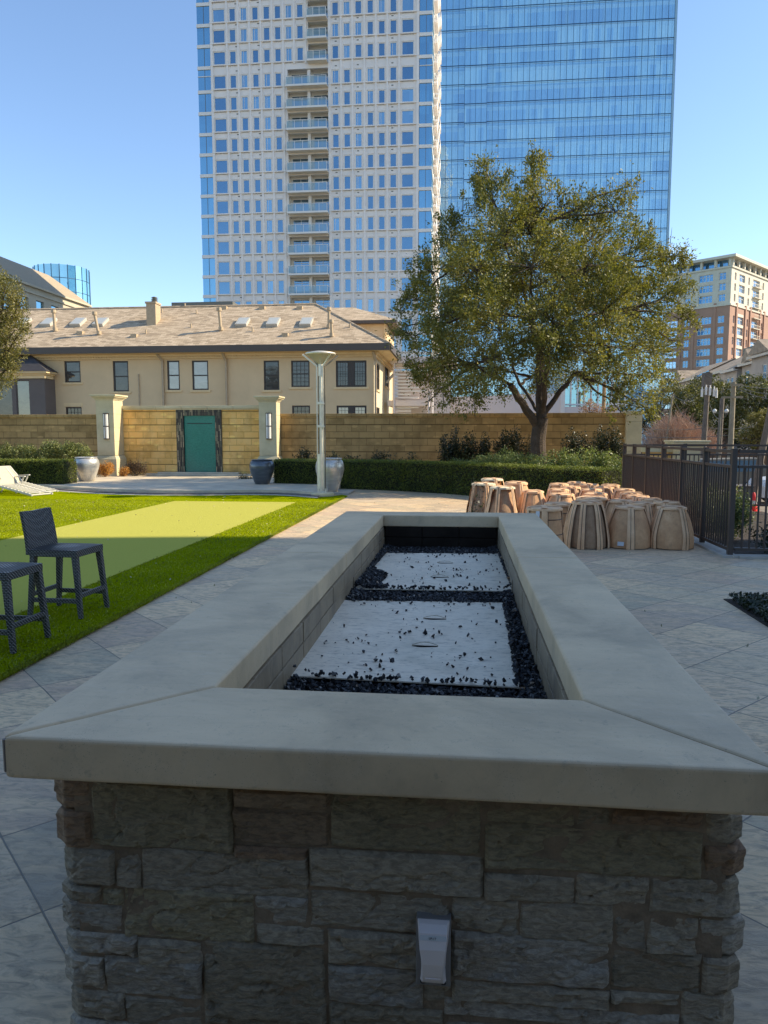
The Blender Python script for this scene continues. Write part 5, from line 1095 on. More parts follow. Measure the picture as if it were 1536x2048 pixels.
# ------------------------------------------------------------ sun loungers, pale slatted, at the left end of the lawn
M['white_metal'] = pm('off_white_metal', (.52, .50, .44), .06, 3, .45); M['cushion'] = pm('cream_sling', (.60, .50, .33), .05, 2, .85)
def make_lounger():
    t = thing('sun_lounger', 'off-white slatted sun lounger', 'sun lounger', (0, 0, 0), 'sun loungers at the left end of the lawn')
    W, Lf, z = .36, 1.15, .27
    g = MB()
    for sy in (1, -1): g.bar((0, sy*W, z), (Lf+.25, sy*W, .03), .045, .05)
    g.bar((0, -W, z), (0, W, z), .04, .04); g.bar((Lf+.2, -W, .04), (Lf+.2, W, .04), .04, .04); g.build('frame', M['white_metal'], t)
    g = MB()
    for i in range(9): x = .08+i*.145; zq_ = z-x*(z-.03)/(Lf+.25)+.03; g.bar((x, -W, zq_), (x, W, zq_), .07, .02)
    g.build('slat', M['white_metal'], t)
    bx, bz = -.52, z+.50
    g = MB()
    for sy in (1, -1): g.bar((0, sy*W, z), (bx, sy*W, bz), .045, .05)
    g.bar((bx, -W, bz), (bx, W, bz), .04, .04); fr = g.build('back_frame', M['white_metal'], t)
    g = MB(); g.quad((-.02, -W+.03, z+.03), (-.02, W-.03, z+.03), (bx+.01, W-.03, bz+.02), (bx+.01, -W+.03, bz+.02)); g.quad((-.02, W-.03, z+.02), (-.02, -W+.03, z+.02), (bx+.01, -W+.03, bz+.01), (bx+.01, W-.03, bz+.01)); g.build('sling', M['cushion'], t)
    for sy in (1, -1):
        g = MB(); g.bar((-.30, sy*(W+.05), z+.21), (.24, sy*(W+.05), z+.24), .06, .03); g.bar((-.25, sy*(W+.05), z+.2), (-.16, sy*(W+.05), 0), .03, .03); g.bar((.18, sy*(W+.05), z+.22), (.05, sy*(W+.05), z), .03, .03); g.build('armrest', M['white_metal'], t)
        g = MB(); g.bar((.0, sy*W, z), (-.12, sy*W, 0), .035, .035); g.build('leg', M['white_metal'], t)
    return t
lo = make_lounger(); p = gz(38, 990, .02)
lo.location = (p.x-.55, p.y+.35, .02); lo.rotation_euler = (0, 0, R_(-18)); lo['label'] = 'off-white slatted sun lounger with raised cream back, foot end nearest the camera at the left edge of the lawn'[:200]
lo['label'] = 'off-white slatted sun lounger with raised cream back, nearest one at the left edge'
l2 = copy_tree(lo); l2.location = (p.x-.95, p.y+1.25, .02); l2.rotation_euler.z = R_(-14); l2['label'] = 'second off-white sun lounger, partly hidden behind the nearest one by the hedge'
# ------------------------------------------------------------ wrapped pots
k = NT('cardboard'); v = k.coord(); n1 = k.noise(v, 3.5, 6, .7); n2 = k.noise(k.mapping(v, scale=(1, 1, .5)), 11, 5, .7)
c = k.ramp(n1, [(.3, (.48, .25, .12)), (.55, (.66, .37, .18)), (.75, (.80, .50, .27))]); c = k.mix(k.ramp(n2, [(.56, (0, 0, 0)), (.7, (.45,)*3)]), c, (.19, .125, .075))
M['card'] = k.fin(c, .82, 0, k.bump(n2, .5, .012))
k = NT('cardboard_strip'); v = k.coord(); n1 = k.noise(v, 5, 5, .7); M['strip'] = k.fin(k.ramp(n1, [(.3, (.68, .39, .20)), (.7, (.86, .56, .32))]), .8, 0, k.bump(k.noise(v, 20, 4), .3, .01))
k = NT('terracotta_pot'); v = k.coord(); n1 = k.noise(v, 7, 6, .7); M['potclay'] = k.fin(k.ramp(n1, [(.3, (.30, .17, .09)), (.7, (.48, .30, .17))]), .85, 0, k.bump(n1, .6, .015))
M['cream_card'] = pm('pale_card', (.74, .62, .42), .12, 5, .8, .4, 14); M['band'] = NT('black_strapping').fin((.03, .022, .018), .5)
def make_pot(kind):
    """kind: 'full' wrapped, 'open' faced, 'short' labelled, 'jug' tall with pottery showing; unit height 1, base radius 1 scale later"""
    t = thing('wrapped_pot', 'cardboard wrapped pot', 'wrapped pot', (0, 0, 0), 'cardboard-wrapped pots stored by the railing')
    Hh, rb, rt = {'full': (.72, .335, .195), 'open': (.74, .345, .21), 'short': (.72, .30, .245), 'jug': (.92, .33, .205)}[kind]
    def rad(q): return rb+(rt-rb)*(q**1.9) if kind != 'short' else rb+(rt-rb)*q**1.2-.0
    bul = (lambda q: .012*math.sin(math.pi*q)) if kind == 'full' else (lambda q: 0)
    n = 40; body = M['card'] if kind in ('full', 'short') else M['potclay']
    sd_ = random.uniform(0, 50); V = []; nq = 12; inn = .93 if kind in ('open', 'jug') else 1
    for i in range(nq+1):
        q = i/nq
        for j in range(n):
            a = 2*math.pi*j/n; r = (rad(q)+bul(q))*inn*(1+.02*mnoise.noise(Vector((math.cos(a)*1.5, math.sin(a)*1.5, q*2+sd_)))); r *= 1 if kind != 'full' else (1+.018*math.cos(8*a))
            if kind == 'jug': r *= .80+.22*math.exp(-((q-.42)/.22)**2)
            V.append((r*math.cos(a), r*math.sin(a), .01+q*(Hh-.03)))
    g = MB(); g.add(V, [(i*n+j, i*n+(j+1) % n, (i+1)*n+(j+1) % n, (i+1)*n+j) for i in range(nq) for j in range(n)]); g.add(V[-n:], [tuple(range(n))]); g.build('pot_body', body, t, smooth=kind != 'full')
    g = MB(); rr = rt+.02                     # folded card top
    prof = [(rr+.012, Hh-.045), (rr+.01, Hh-.012), (rr-.04, Hh+.004), (0.001, Hh+.012)]
    g.lathe(prof, (0, 0), 16); g.build('card_top', M['strip'] if kind != 'jug' else M['cream_card'], t)
    if kind in ('open', 'jug'):               # wavering card skirt on the back half
        V = []; nn = 22; a0 = 1.35*math.pi-.0
        for (s0, s1) in ((-.35, .75), (2.35, 3.5)):
            o_ = len(V)//1; V2 = []
            for i in range(nq+1):
                q = i/nq
                for j in range(nn+1): a = s0+(s1-s0)*j/nn; r = rad(q)*1.02+.02*mnoise.noise(Vector((a*2, q*4, sd_))); V2.append((r*math.cos(a), r*math.sin(a), .005+q*(Hh-.02)))
            g = MB(); g.add(V2, [(i*(nn+1)+j, i*(nn+1)+j+1, (i+1)*(nn+1)+j+1, (i+1)*(nn+1)+j) for i in range(nq) for j in range(nn)]); g.build('card_sheet', M['card'] if kind == 'open' else M['strip'], t)
    angs = {'full': (math.pi*.02, math.pi*.5, math.pi*1.02, math.pi*1.5), 'open': (-.5, .35, 2.75, 3.65, 4.28, 5.12), 'short': (.2, 1.6, 3.4, 4.62), 'jug': (.3, 1.57, 2.8, 4.1, 5.3)}[kind]
    for a0 in angs:
        hw = {'full': .062, 'open': .055, 'short': .06, 'jug': .05}[kind]; g = MB(); V = []; B = []
        for i in range(nq+1):
            q = i/nq; r = rad(q)+bul(q)+.022+.004*math.sin(q*9+sd_); z = q*(Hh-.01); c, s_ = math.cos(a0), math.sin(a0); wl_ = hw*(1-.28*q)
            for ww, rr_ in ((-wl_, r-.012), (-wl_*.5, r), (-.004, r-.003), (.004, r-.003), (wl_*.5, r), (wl_, r-.012)): V.append((rr_*c-ww*s_, rr_*s_+ww*c, z))
            B.append((r+.004, z))
        nr = 6; g.add(V, [(i*nr+j, i*nr+j+1, (i+1)*nr+j+1, (i+1)*nr+j) for i in range(nq) for j in range(nr-1)])
        V2 = [(x*.985, y*.985, z) for x, y, z in V]; g.add(V2, [(i*nr+j, (i+1)*nr+j, (i+1)*nr+j+1, i*nr+j+1) for i in range(nq) for j in range(nr-1)])
        c, s_ = math.cos(a0), math.sin(a0); r = rt+.02; x0 = .0
        g.add([(x0-hw*.7*-s_, -hw*.7*c, Hh+.016), (x0+hw*.7*-s_, hw*.7*c, Hh+.016), (r*c+hw*.7*-s_, r*s_+hw*.7*c, Hh+.010), (r*c-hw*.7*-s_, r*s_-hw*.7*c, Hh+.010)], [(0, 3, 2, 1)])
        cs = g.build('cardboard_strip', M['strip'], t)
        for off in ((0, 1) if kind != 'short' else (1,)):
            g = MB(); w_ = hw*off*1.02; V = []
            for i, (r, z) in enumerate(B):
                q = i/nq; ww = w_*(1-.28*q)+(.0 if off == 0 else .004); rr_ = r-(.004 if off == 0 else .018)
                V += [(rr_*c-(ww-.0035)*s_, rr_*s_+(ww-.0035)*c, z), (rr_*c-(ww+.0035)*s_, rr_*s_+(ww+.0035)*c, z)]
            g.add(V, [(2*i, 2*i+1, 2*i+3, 2*i+2) for i in range(nq)]); g.build('strapping', M['band'], cs)
    if kind == 'short':
        g = MB(); 
        for q in (.42, .75): r = rad(q)+.006; g.lathe([(r, q*Hh-.006), (r+.004, q*Hh), (r, q*Hh+.006)], (0, 0), 40)
        g.build('tape_band', M['band'], t)
    if kind in ('full', 'short'):
        a0 = 4.30 if kind == 'full' else 4.25; q = .08 if kind == 'full' else .8; g = MB(); r = rad(q)+.032; c, s_ = math.cos(a0), math.sin(a0); z = q*Hh; h_ = .07 if kind == 'full' else .10; w_ = .05 if kind == 'full' else .03
        g.quad((r*c+w_*s_, r*s_-w_*c, z), (r*c-w_*s_, r*s_+w_*c, z), ((r-.01)*c-w_*s_, (r-.01)*s_+w_*c, z+h_), ((r-.01)*c+w_*s_, (r-.01)*s_-w_*c, z+h_)); g.build('shipping_label', M['paper'], t)
    return t, Hh, rb
protos = {kd: make_pot(kd) for kd in ('full', 'open', 'short', 'jug')}
# px, top py, distance Y, kind, width factor, turn, label
POTS = [(1174, 1002, 11.95, 'open', 1.02, .06, 'wrapped pot with brown pottery showing between strips, left of the shaded front row'),
(1259, 1012, 12.0, 'full', 1.0, -.12, 'fully wrapped pot with a white label at its foot, middle of the shaded front row'),
(1344, 1013, 12.0, 'full', 1.0, .42, 'fully wrapped pot at the right end of the shaded front row, nearest the railing'),
(1089, 1014, 11.3, 'short', .98, .0, 'straight-sided wrapped pot with a small white label high up, beside the fire pit corner'),
(1118, 1006, 12.7, 'short', .9, .8, 'half-lit wrapped pot directly behind the straight-sided labelled one'),
(1284, 1005, 12.85, 'full', .95, .3, 'shaded wrapped pot peeping between the two right-hand front pots'),
(1333, 1003, 12.8, 'full', .95, 1.2, 'shaded wrapped pot behind the right end of the front row, against the railing'),
(1005, 973, 13.9, 'jug', 1.0, .25, 'tall pale jug-shaped wrapped pot nearest the far corner of the fire pit'),
(967, 966, 14.5, 'jug', 1.0, -.35, 'tall pale jug-shaped wrapped pot at the left end of the group'),
(984, 957, 15.9, 'jug', 1.0, .9, 'tall wrapped pot hidden behind the two pale jug-shaped ones'),
(1032, 964, 15.3, 'full', 1.05, .35, 'sunlit wrapped pot just right of the jug-shaped ones, rear of the left cluster'),
(1065, 981, 14.2, 'full', .95, .75, 'orange sunlit pot with one broad strip, right end of the left cluster'),
(1118, 967, 16.9, 'full', .95, .2, 'sunlit wrapped pot at the left of the back row'),
(1153, 964, 17.6, 'full', .95, .9, 'sunlit wrapped pot in the very back row beneath the clipped hedge, left of centre'),
(1141, 973, 16.1, 'open', .9, .8, 'sunlit pot with a pale card flap off its side, second row from the back'),
(1117, 978, 15.2, 'full', .95, .5, 'sunlit wrapped pot in the left file, third from the back'),
(1124, 987, 14.0, 'full', 1.0, 1.1, 'orange sunlit wrapped pot in the left file, fourth from the back'),
(1178, 968, 17.1, 'full', .95, 1.4, 'reddish sunlit wrapped pot in the middle of the back row'),
(1207, 973, 16.4, 'open', .92, .2, 'sunlit pot with pale card over its right shoulder, middle of the back'),
(1221, 969, 17.6, 'full', .95, .6, 'sunlit wrapped pot at the right end of the back row, touching the railing corner'),
(1183, 978, 15.6, 'full', .95, .1, 'sunlit wrapped pot in the middle file, second from the back'),
(1192, 986, 14.7, 'open', .92, 1.9, 'sunlit pot draped in crumpled pale card, middle file'),
(1184, 994, 13.4, 'short', 1.0, .4, 'sunlit pot with creased pale card top, just behind the left front pot'),
(1249, 978, 15.9, 'full', .95, .2, 'sunlit wrapped pot in the right file by the railing, farthest of that file'),
(1262, 985, 14.9, 'open', .9, .7, 'sunlit pot with a torn pale top, second in the right file by the railing'),
(1276, 991, 14.0, 'full', .92, 1.0, 'sunlit wrapped pot in the right file by the railing, third back from the shade'),
(1240, 1000, 13.3, 'full', 1.0, .15, 'smooth orange sunlit pot between the left and middle front pots'),
(1300, 997, 13.5, 'full', .9, .5, 'sunlit wrapped pot closest to the shadow edge in the right file')]
for i, (px, py, Y, kd, wf, rz, lb) in enumerate(POTS):
    t0, Hh, rb = protos[kd]; t = copy_tree(t0); q = at(px, py, Y); t.location = (q.x, Y, 0); s_ = min(1.25, max(.82, q.z/Hh)); t.scale = (wf, wf, s_); t.rotation_euler.z = rz; t['label'] = lb
    if i not in (1, 3):
        for ch in [x for x in bpy.data.objects if x.parent == t and x.name.startswith('shipping_label')]: bpy.data.objects.remove(ch)
for kd in protos:
    def kill(o):
        for ch in [x for x in bpy.data.objects if x.parent == o]: kill(ch)
        bpy.data.objects.remove(o)
    kill(protos[kd][0])
# ------------------------------------------------------------ railing
M['rail'] = pm('dark_bronze_railing', (.075, .055, .042), .1, 3, .5)
ft = thing('metal_railing', 'dark bronze metal railing with upright bars along the right side of the terrace', 'railing', (3.9, 11.1, 0))
FX = 3.9; FY0, FY1 = 11.1, 18.3
def fence_run(ax, a0, a1, c, posts, end=True):
    P = (lambda s_, z: (c, s_, z)) if ax == 'Y' else (lambda s_, z: (s_, c, z))
    for (z, h_) in ((1.53, .045), (1.31, .04), (.115, .04)): g = MB(); g.bar(P(a0, z), P(a1, z), .05, h_); g.build('rail', M['rail'], ft)
    for s_ in posts: g = MB(); w_ = .035; x, y, _ = P(s_, 0); g.box(x-w_, x+w_, y-w_, y+w_, 0, 1.57); g.build('post', M['rail'], ft)
    s_ = a0+.1
    while s_ < a1-.03:
        if min(abs(s_-q) for q in posts) > .06: x, y, _ = P(s_, 0); bars.append((x, y, .135, 1.29))
        s_ += .104
    for q in posts[1:]:
        x, y, _ = P(q-.16, 0); bars.append((x, y, 1.33, 1.51))
bars = []
fence_run('Y', FY0, FY1, FX, [FY0, FY0+1.25, FY0+2.5, FY0+3.75, FY0+5.0, FY0+6.2, FY1])
fence_run('X', FX+.06, 8.4, FY0, [FX+1.45, FX+2.9, 8.4]); fence_run('X', FX+.06, 7.4, FY1, [FX+1.4, 7.4])
random.seed(9)
bars.sort(key=lambda b: math.hypot(b[0], b[1]))
for b in bars[:84]: g = MB(); g.box(b[0]-.011, b[0]+.011, b[1]-.011, b[1]+.011, b[2], b[3]); g.build('baluster', M['rail'], ft)
g = MB()
for b in bars[84:]: g.box(b[0]-.011, b[0]+.011, b[1]-.011, b[1]+.011, b[2], b[3])
tag(g.build('baluster', M['rail'], ft), kind='stuff')
# ------------------------------------------------------------ vegetation
M['oak'] = leaf_mat('live_oak_leaves', [(.045, .055, .016), (.10, .11, .026), (.18, .18, .04), (.30, .27, .07), (.48, .41, .15)], .55, .38, .55)
M['bark'] = pm('rough_bark', (.085, .062, .045), .45, 6, .95, 1., 22, bd=.04)
M['box_leaf'] = leaf_mat('boxwood_leaves', [(.035, .055, .008), (.09, .12, .014), (.18, .21, .02), (.26, .28, .035)], 2.5, .25, .6)
M['shrub_leaf'] = leaf_mat('glossy_shrub_leaves', [(.04, .06, .015), (.10, .13, .03), (.20, .22, .07), (.36, .35, .15)], 2.2, .25, .6)
M['light_leaf'] = leaf_mat('pale_glossy_leaves', [(.05, .08, .02), (.14, .18, .05), (.28, .32, .10), (.46, .47, .22)], 1.6, .3, .5)
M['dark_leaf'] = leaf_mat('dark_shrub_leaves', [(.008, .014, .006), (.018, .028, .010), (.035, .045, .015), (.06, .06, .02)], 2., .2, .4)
M['orange_leaf'] = leaf_mat('orange_shrub_leaves', [(.26, .09, .015), (.48, .2, .03), (.64, .34, .07), (.72, .48, .18)], 3, .3, .5)
M['dry'] = leaf_mat('dry_brown_leaves', [(.03, .015, .01), (.07, .04, .022), (.11, .07, .04)], 3, .2, .7)
M['twig'] = pm('grey_twigs', (.16, .12, .09), .3, 6, .9)
M['core'] = NT('dark_core').fin((.012, .012, .006), 1)  # near-black solid volume filling the hedges behind their leaf shell
def branch(mb, a, b, ra, rb_, sag=.0, wig=.08, n=7):
    a, b = Vector(a), Vector(b); L_ = (b-a).length; pts = []; rs = []
    for i in range(n+1):
        q = i/n; p = a.lerp(b, q); w_ = math.sin(math.pi*q)*L_*wig; p += Vector((random.uniform(-1, 1), random.uniform(-1, 1), random.uniform(-.4, 1)))*w_*.5; p.z += sag*math.sin(math.pi*q)*L_
        pts.append(p); rs.append(ra+(rb_-ra)*q)
    mb.tube(pts, rs, 8); return pts
random.seed(21); rng = np.random.default_rng(21)
# --- the big live oak
OX, OYY = 2.66, 25.6
oak = thing('oak_tree', 'big spreading live oak with an olive-green crown, standing before the garden wall', 'tree', (OX, OYY, .1))
LB = [(985,395,52,0),(972,342,26,.3),(1085,418,62,-.2),(1078,345,32,0),(1150,440,52,.6),(1232,425,48,0),(1262,372,28,.2),(1015,465,75,-1.5),(900,480,46,.4),(868,545,55,-.6),(955,540,80,-1.8),(1062,535,92,-2),(1165,545,85,-1.8),
(1255,520,68,-.8),(1325,545,45,.3),(1352,512,24,.2),(835,600,48,.5),(895,625,75,-1.8),(1000,640,90,-3),(1105,645,92,-3.2),(1205,625,85,-2.6),(1290,610,72,-1.2),(1355,605,30,.4),(830,672,46,-.4),(900,712,70,-2),(850,745,34,-.8),
(990,715,66,-3),(1085,705,70,-3.4),(1175,705,75,-3),(1265,700,68,-2),(1340,680,38,-.3),(885,782,42,-1),(945,785,45,-1.6),(1010,772,32,-2.2),(1215,765,50,-1.8),(1262,800,40,-1),(1300,755,44,-.6),(1372,640,18,.5),(806,655,16,.3),
(1015,465,70,2),(955,560,80,2.2),(1065,540,90,2.6),(1170,550,85,2.4),(1240,600,80,2.5),(900,640,75,2),(1000,660,85,3.3),(1110,660,90,3.5),(1200,690,80,3),(1280,690,60,1.8),(1080,745,55,2.6),(980,740,55,2.4),(900,740,50,1.5),(1160,745,52,1.5),(1060,640,90,0),(1150,600,90,0),(980,600,85,0),(1060,470,70,.6),(1180,480,55,1.2),
(1238,820,26,-.4),(1290,815,28,-.3),(860,800,24,-.5),(820,730,22,-.2)]
g = MB(); tr0 = Vector((OX, OYY, .0)); f1 = at(1083, 835, OYY); f1.y = OYY; f0 = at(1078, 872, OYY)
base = [Vector((OX-.03, OYY, .0)), Vector((OX-.02, OYY, .5)), at(1076, 880, OYY), at(1080, 850, OYY), f1]
g.tube(base, [.34, .28, .25, .245, .23], 14)
fL = at(1020, 770, OYY-.6); fM = at(1080, 700, OYY); fR = at(1150, 745, OYY+.3); fL2 = at(1040, 770, OYY+1.2); fM2 = at(1100, 690, OYY-1.3); fM3 = at(1062, 640, OYY-.5)
for tgt, ra in ((fL, .15), (fM, .18), (fR, .10), (fL2, .07), (fM2, .10)): branch(g, f1 if tgt is not fL else at(1078, 858, OYY), tgt, ra, ra*.7, wig=.04)
branch(g, fM, fM3, .15, .11, wig=.05)
forks = [fL, fM, fR, fL2, fM2, fM3]; cent = []; C = []; A = []
for (px, py, r, dy) in LB:
    Y = OYY+dy; c = at(px, py, Y); rr = r/F*Y
    s0 = min(forks, key=lambda f: (f-c).length+.8*max(0, f.z-c.z)); pts = branch(g, s0, c, .055, .015, .02, .09)
    if rr > .9: forks.append(pts[4].copy())
    nt_ = int(30*rr**1.6)+6
    for _ in range(nt_):                              # twigs fan outward, mostly up and out
        d = Vector(rng.normal(size=3)).normalized(); d = (d+Vector((c.x-OX, (c.y-OYY)*.6, c.z-5.0)).normalized()*.35+Vector((0, 0, .15))).normalized()
        st = c+d*rr*random.uniform(.15, .7); ln = rr*random.uniform(.35, .75)*(1.15 if random.random() < .12 else 1); e_ = st+d*ln+Vector((0, 0, random.uniform(-.08, .08)))
        if _ % 3 == 0: g.tube([c, st, e_], [.014, .009, .004], 4, cap=False)
        k_ = int(60*ln/.5)+24; tt = rng.random((k_, 1))**.75; sp = .09+.13*rng.random()
        P = np.array(st)+(np.array(e_)-np.array(st))*tt+rng.normal(size=(k_, 3))*sp*(1-.45*tt); C.append(P); A.append(np.tile(np.array(d), (k_, 1)))
# upright shoots that break the outline
for (px, py, h_) in ((958,345,70),(975,318,55),(1070,320,48),(1082,300,40),(1066,285,34),(1120,360,50),(1175,385,45),(1250,355,45),(1272,350,25),(1222,385,45),(1300,440,60),(1325,480,55),(1340,455,34),(1365,500,30),(885,430,45),(905,405,40),(925,380,44),(860,500,40),(838,540,34),(812,570,34),(800,600,28),(1388,560,28),(1395,640,22),(1030,370,40),(1010,350,40),(795,700,26),(1010,330,24)):
    c = at(px, py+h_, OYY+random.uniform(-.4, .6)); e_ = at(px+random.uniform(-6, 6), py, c.y); g.tube([c, c.lerp(e_, .5), e_], [.014, .01, .004], 4, cap=False)
    k_ = int(h_*5); tt = rng.random((k_, 1))**1.4; C.append(np.array(c)+(np.array(e_)-np.array(c))*tt+rng.normal(size=(k_, 3))*(.13-.09*tt)); A.append(np.tile(np.array((e_-c).normalized()), (k_, 1)))
g.build('trunk', M['bark'], oak)
C = np.concatenate(C); A = np.concatenate(A); ns = np.array([mnoise.noise(Vector(p*.85))+.6*mnoise.noise(Vector(p*2.3)) for p in C]); k_ = ns > -.26+.25*rng.random(len(C)); C = C[k_]; A = A[k_]; leaves('crown', C, .09, M['oak'], oak, up=.3, asp=.45, A=A)
NOAK = len(C)
# --- generic trees and shrubs
def lump_tree(name, label, lobes, Y0, trunk, mat, group=None, leaf=.09, dens=1., cat='tree', shell=.35, tr=.15):
    """lobes: (px, py, radius px, dY)"""
    b = at(*trunk[:2], Y0); t = thing(name, label, cat, (b.x, Y0, LOW), group); g = MB(); top = at(lobes[0][0], lobes[0][1], Y0)
    fk = at(trunk[2], trunk[3], Y0); g.tube([(b.x, Y0, LOW), (b.x, Y0, b.z), fk], [tr*1.3, tr, tr*.8], 8)
    C = []; A = []
    for (px, py, r, dy) in lobes:
        c = at(px, py, Y0+dy); rr = r/F*Y0; branch(g, fk, c, tr*.5, .02, 0, .08, 5)
        n = int(dens*rr**2*3600*(.09/leaf)**2*.35)+60; P = blob_pts(c, (rr, rr, rr*.9), n, shell); ns = np.array([mnoise.noise(Vector(p*1.6/max(.4, rr*.6))) for p in P]); P = P[ns > -.15]; C.append(P)
        D = P-np.array(c); A.append(D/(np.linalg.norm(D, axis=1)[:, None]+1e-6))
    g.build('trunk', M['bark'], t); leaves('crown', np.concatenate(C), leaf, mat, t, A=np.concatenate(A)*.6); return t
M['oak2'] = leaf_mat('pale_oak_leaves', [(.06, .065, .015), (.13, .13, .03), (.24, .21, .06), (.36, .30, .12)], .8, .3, .5)
lump_tree('oak_tree', 'leafy live oak reaching in from the left edge beside the house roof', [(-10,600,60,0),(-30,560,50,0),(10,575,38,-.5),(5,640,55,.5),(30,660,35,0),(15,700,42,0),(-20,700,60,0),(5,745,38,0),(-25,760,50,0),(18,618,42,0),(48,655,16,0),(25,730,18,0),(40,602,14,.2),(-60,650,80,0)], 29, (-40, 900, -40, 780), M['oak2'], leaf=.085, dens=2.4)
def hedge(name, label, line, h, w_, mat, dens=2600, leaf=.035, z0=.0, rough=.03, cat='hedge'):
    t = thing(name, label, cat, (line[0][0], line[0][1], z0)); g = MB(); C = []; tops = []
    for (a, b) in zip(line[:-1], line[1:]):
        a, b = Vector((*a, 0)), Vector((*b, 0)); d = (b-a); L_ = d.length; d.normalize(); nn = Vector((d.y, -d.x, 0))*w_/2; q = .05
        g.add([tuple(p) for p in ((a+nn*(1-q/w_*2))+Vector((0, 0, z0)), (b+nn*(1-q/w_*2))+Vector((0, 0, z0)), (b-nn)+Vector((0, 0, z0)), (a-nn)+Vector((0, 0, z0)), (a+nn*(1-q/w_*2))+Vector((0, 0, z0+h-q)), (b+nn*(1-q/w_*2))+Vector((0, 0, z0+h-q)), (b-nn)+Vector((0, 0, z0+h-q)), (a-nn)+Vector((0, 0, z0+h-q)))], [(3, 2, 1, 0), (4, 5, 6, 7), (0, 1, 5, 4), (1, 2, 6, 5), (2, 3, 7, 6), (3, 0, 4, 7)])
        n1 = int(dens*L_*h); u = rng.random((n1, 1)); z = rng.random((n1, 1)); P = np.array(a)+np.array(d)*u*L_+np.array(nn)+np.array((0, 0, z0))+np.c_[np.zeros(n1), np.zeros(n1), z[:, 0]*h]; C.append(P+rng.normal(size=P.shape)*rough)
        n2 = int(dens*1.3*L_*w_); u = rng.random((n2, 1)); v_ = rng.random((n2, 1))*2-1; P = np.array(a)+np.array(d)*u*L_+np.array(nn)*v_+np.array((0, 0, z0+h-.01)); C.append(P+rng.normal(size=P.shape)*rough*.8); tops.append((sum(len(q) for q in C[:-1]), len(P)))
    for e_, dd in ((line[-1], 1), (line[0], -1)):
        n3 = int(dens*w_*h); a2, b2 = (line[-2], line[-1]) if dd == 1 else (line[1], line[0]); d = (Vector((*b2, 0))-Vector((*a2, 0))).normalized(); nn = Vector((d.y, -d.x, 0))*w_/2
        u = rng.random((n3, 1))*2-1; P = np.array((*b2, z0))+np.array(nn)*u+np.c_[np.zeros(n3), np.zeros(n3), rng.random(n3)*h]; C.append(P+rng.normal(size=P.shape)*rough)
    g.build('dark_core', M['core'], t); CC = np.concatenate(C); UU = np.full(len(CC), .2)
    for a_, n_ in tops: UU[a_:a_+n_] = 2.2
    leaves('foliage', CC, leaf, mat, t, up=UU); return t
a = gz(-120, 966, .13); b = gz(143, 969, .13); hy = (a.y+b.y)/2+.4
hedge('clipped_hedge', 'low clipped boxwood hedge with sunlit top, left of the silver urn', [(a.x-3, hy), (gz(143, 969, .13).x-.35, hy)], .80, .95, M['box_leaf'], z0=.13, leaf=.045, dens=2400)
hl = []
for (px, py, Y) in ((552, 0, 24.9), (700, 0, 24.3), (820, 0, 23.4), (920, 0, 22.3), (1010, 0, 21.0), (1110, 0, 19.7), (1232, 0, 18.4)): q = at(px, 900, Y); hl.append((q.x, Y+.45))
hedge('clipped_hedge', 'long dark clipped boxwood hedge curving from the pewter urn to the railing', hl, .93, .9, M['box_leaf'], dens=2300, leaf=.042)
def shrub(name, label, px, py, Y, wpx, hpx, mat, group=None, leaf=.06, n=1600, z0=.05, tall=False, lumps=5):
    q = at(px, 900, Y); s_ = Y/F; w_ = wpx*s_/2; zt_ = at(px, py, Y).z; t = thing(name, label, 'shrub', (q.x, Y, z0), group); C = []; g = MB()
    hh = hpx*s_ if hpx else zt_-z0; zb_ = zt_-hh
    for i in range(lumps):
        c = Vector((q.x+random.uniform(-.55, .55)*w_, Y+random.uniform(-.4, .4)*w_, zb_+hh*random.uniform(.35, .72))); r = (w_*random.uniform(.4, .6), w_*.5, hh*random.uniform(.28, .4)); C.append(blob_pts(c, r, n//lumps, .2)); g.tube([(q.x, Y, z0), c], [.02, .01], 5)
    for i in range(int(5+w_*5)):                   # loose outer sprays
        x = q.x+random.uniform(-.85, .85)*w_; y = Y+random.uniform(-.5, .5)*w_; a_ = Vector((x, y, zb_+hh*.45)); e_ = Vector((x+(x-q.x)*.25, y, zb_+hh*random.uniform(.8, 1.04)*(1-.25*abs(x-q.x)/w_))); g.tube([a_, e_], [.01, .004], 4); k_ = n//45+8; tt = rng.random((k_, 1)); C.append(np.array(a_)+(np.array(e_)-np.array(a_))*tt+rng.normal(size=(k_, 3))*.055)
    g.build('stems', M['twig'], t); leaves('foliage', np.concatenate(C), leaf, mat, t); return t
G1 = 'shrubs behind the left hedge'
for (px, py, w_, lb) in ((12, 884, 46, 'pale-leaved shrub behind the left hedge, cut by the picture edge'), (60, 886, 46, 'second pale-leaved shrub from the left behind the left hedge'), (104, 882, 48, 'third pale-leaved shrub from the left behind the left hedge'), (152, 881, 48, 'pale-leaved shrub behind the left hedge right above the silver urn'), (-40, 886, 50, 'pale-leaved shrub behind the far left end of the hedge')): shrub('leafy_shrub', lb, px, py, 27.6, w_*1.45, 56, M['shrub_leaf'], G1, .075, 3400, .13, lumps=8)
shrub('orange_shrub', 'bright orange shrub between the silver urn and the lit pier', 208, 922, 28.2, 42, 42, M['orange_leaf'], None, .05, 2600, .13)
shrub('orange_shrub', 'small pale orange shrub in front of the right side of the lit pier', 245, 932, 28.5, 24, 30, M['orange_leaf'], None, .045, 1100, .13)
shrub('dry_shrub', 'dark dried-up shrub at the foot of the golden wall', 272, 918, 29.0, 52, 36, M['dry'], None, .05, 2200, .13)
shrub('dark_shrub', 'low dark plant beside the pewter urn, in front of the golden wall', 490, 948, 27.5, 44, 22, M['dark_leaf'], None, .05, 900, .13)
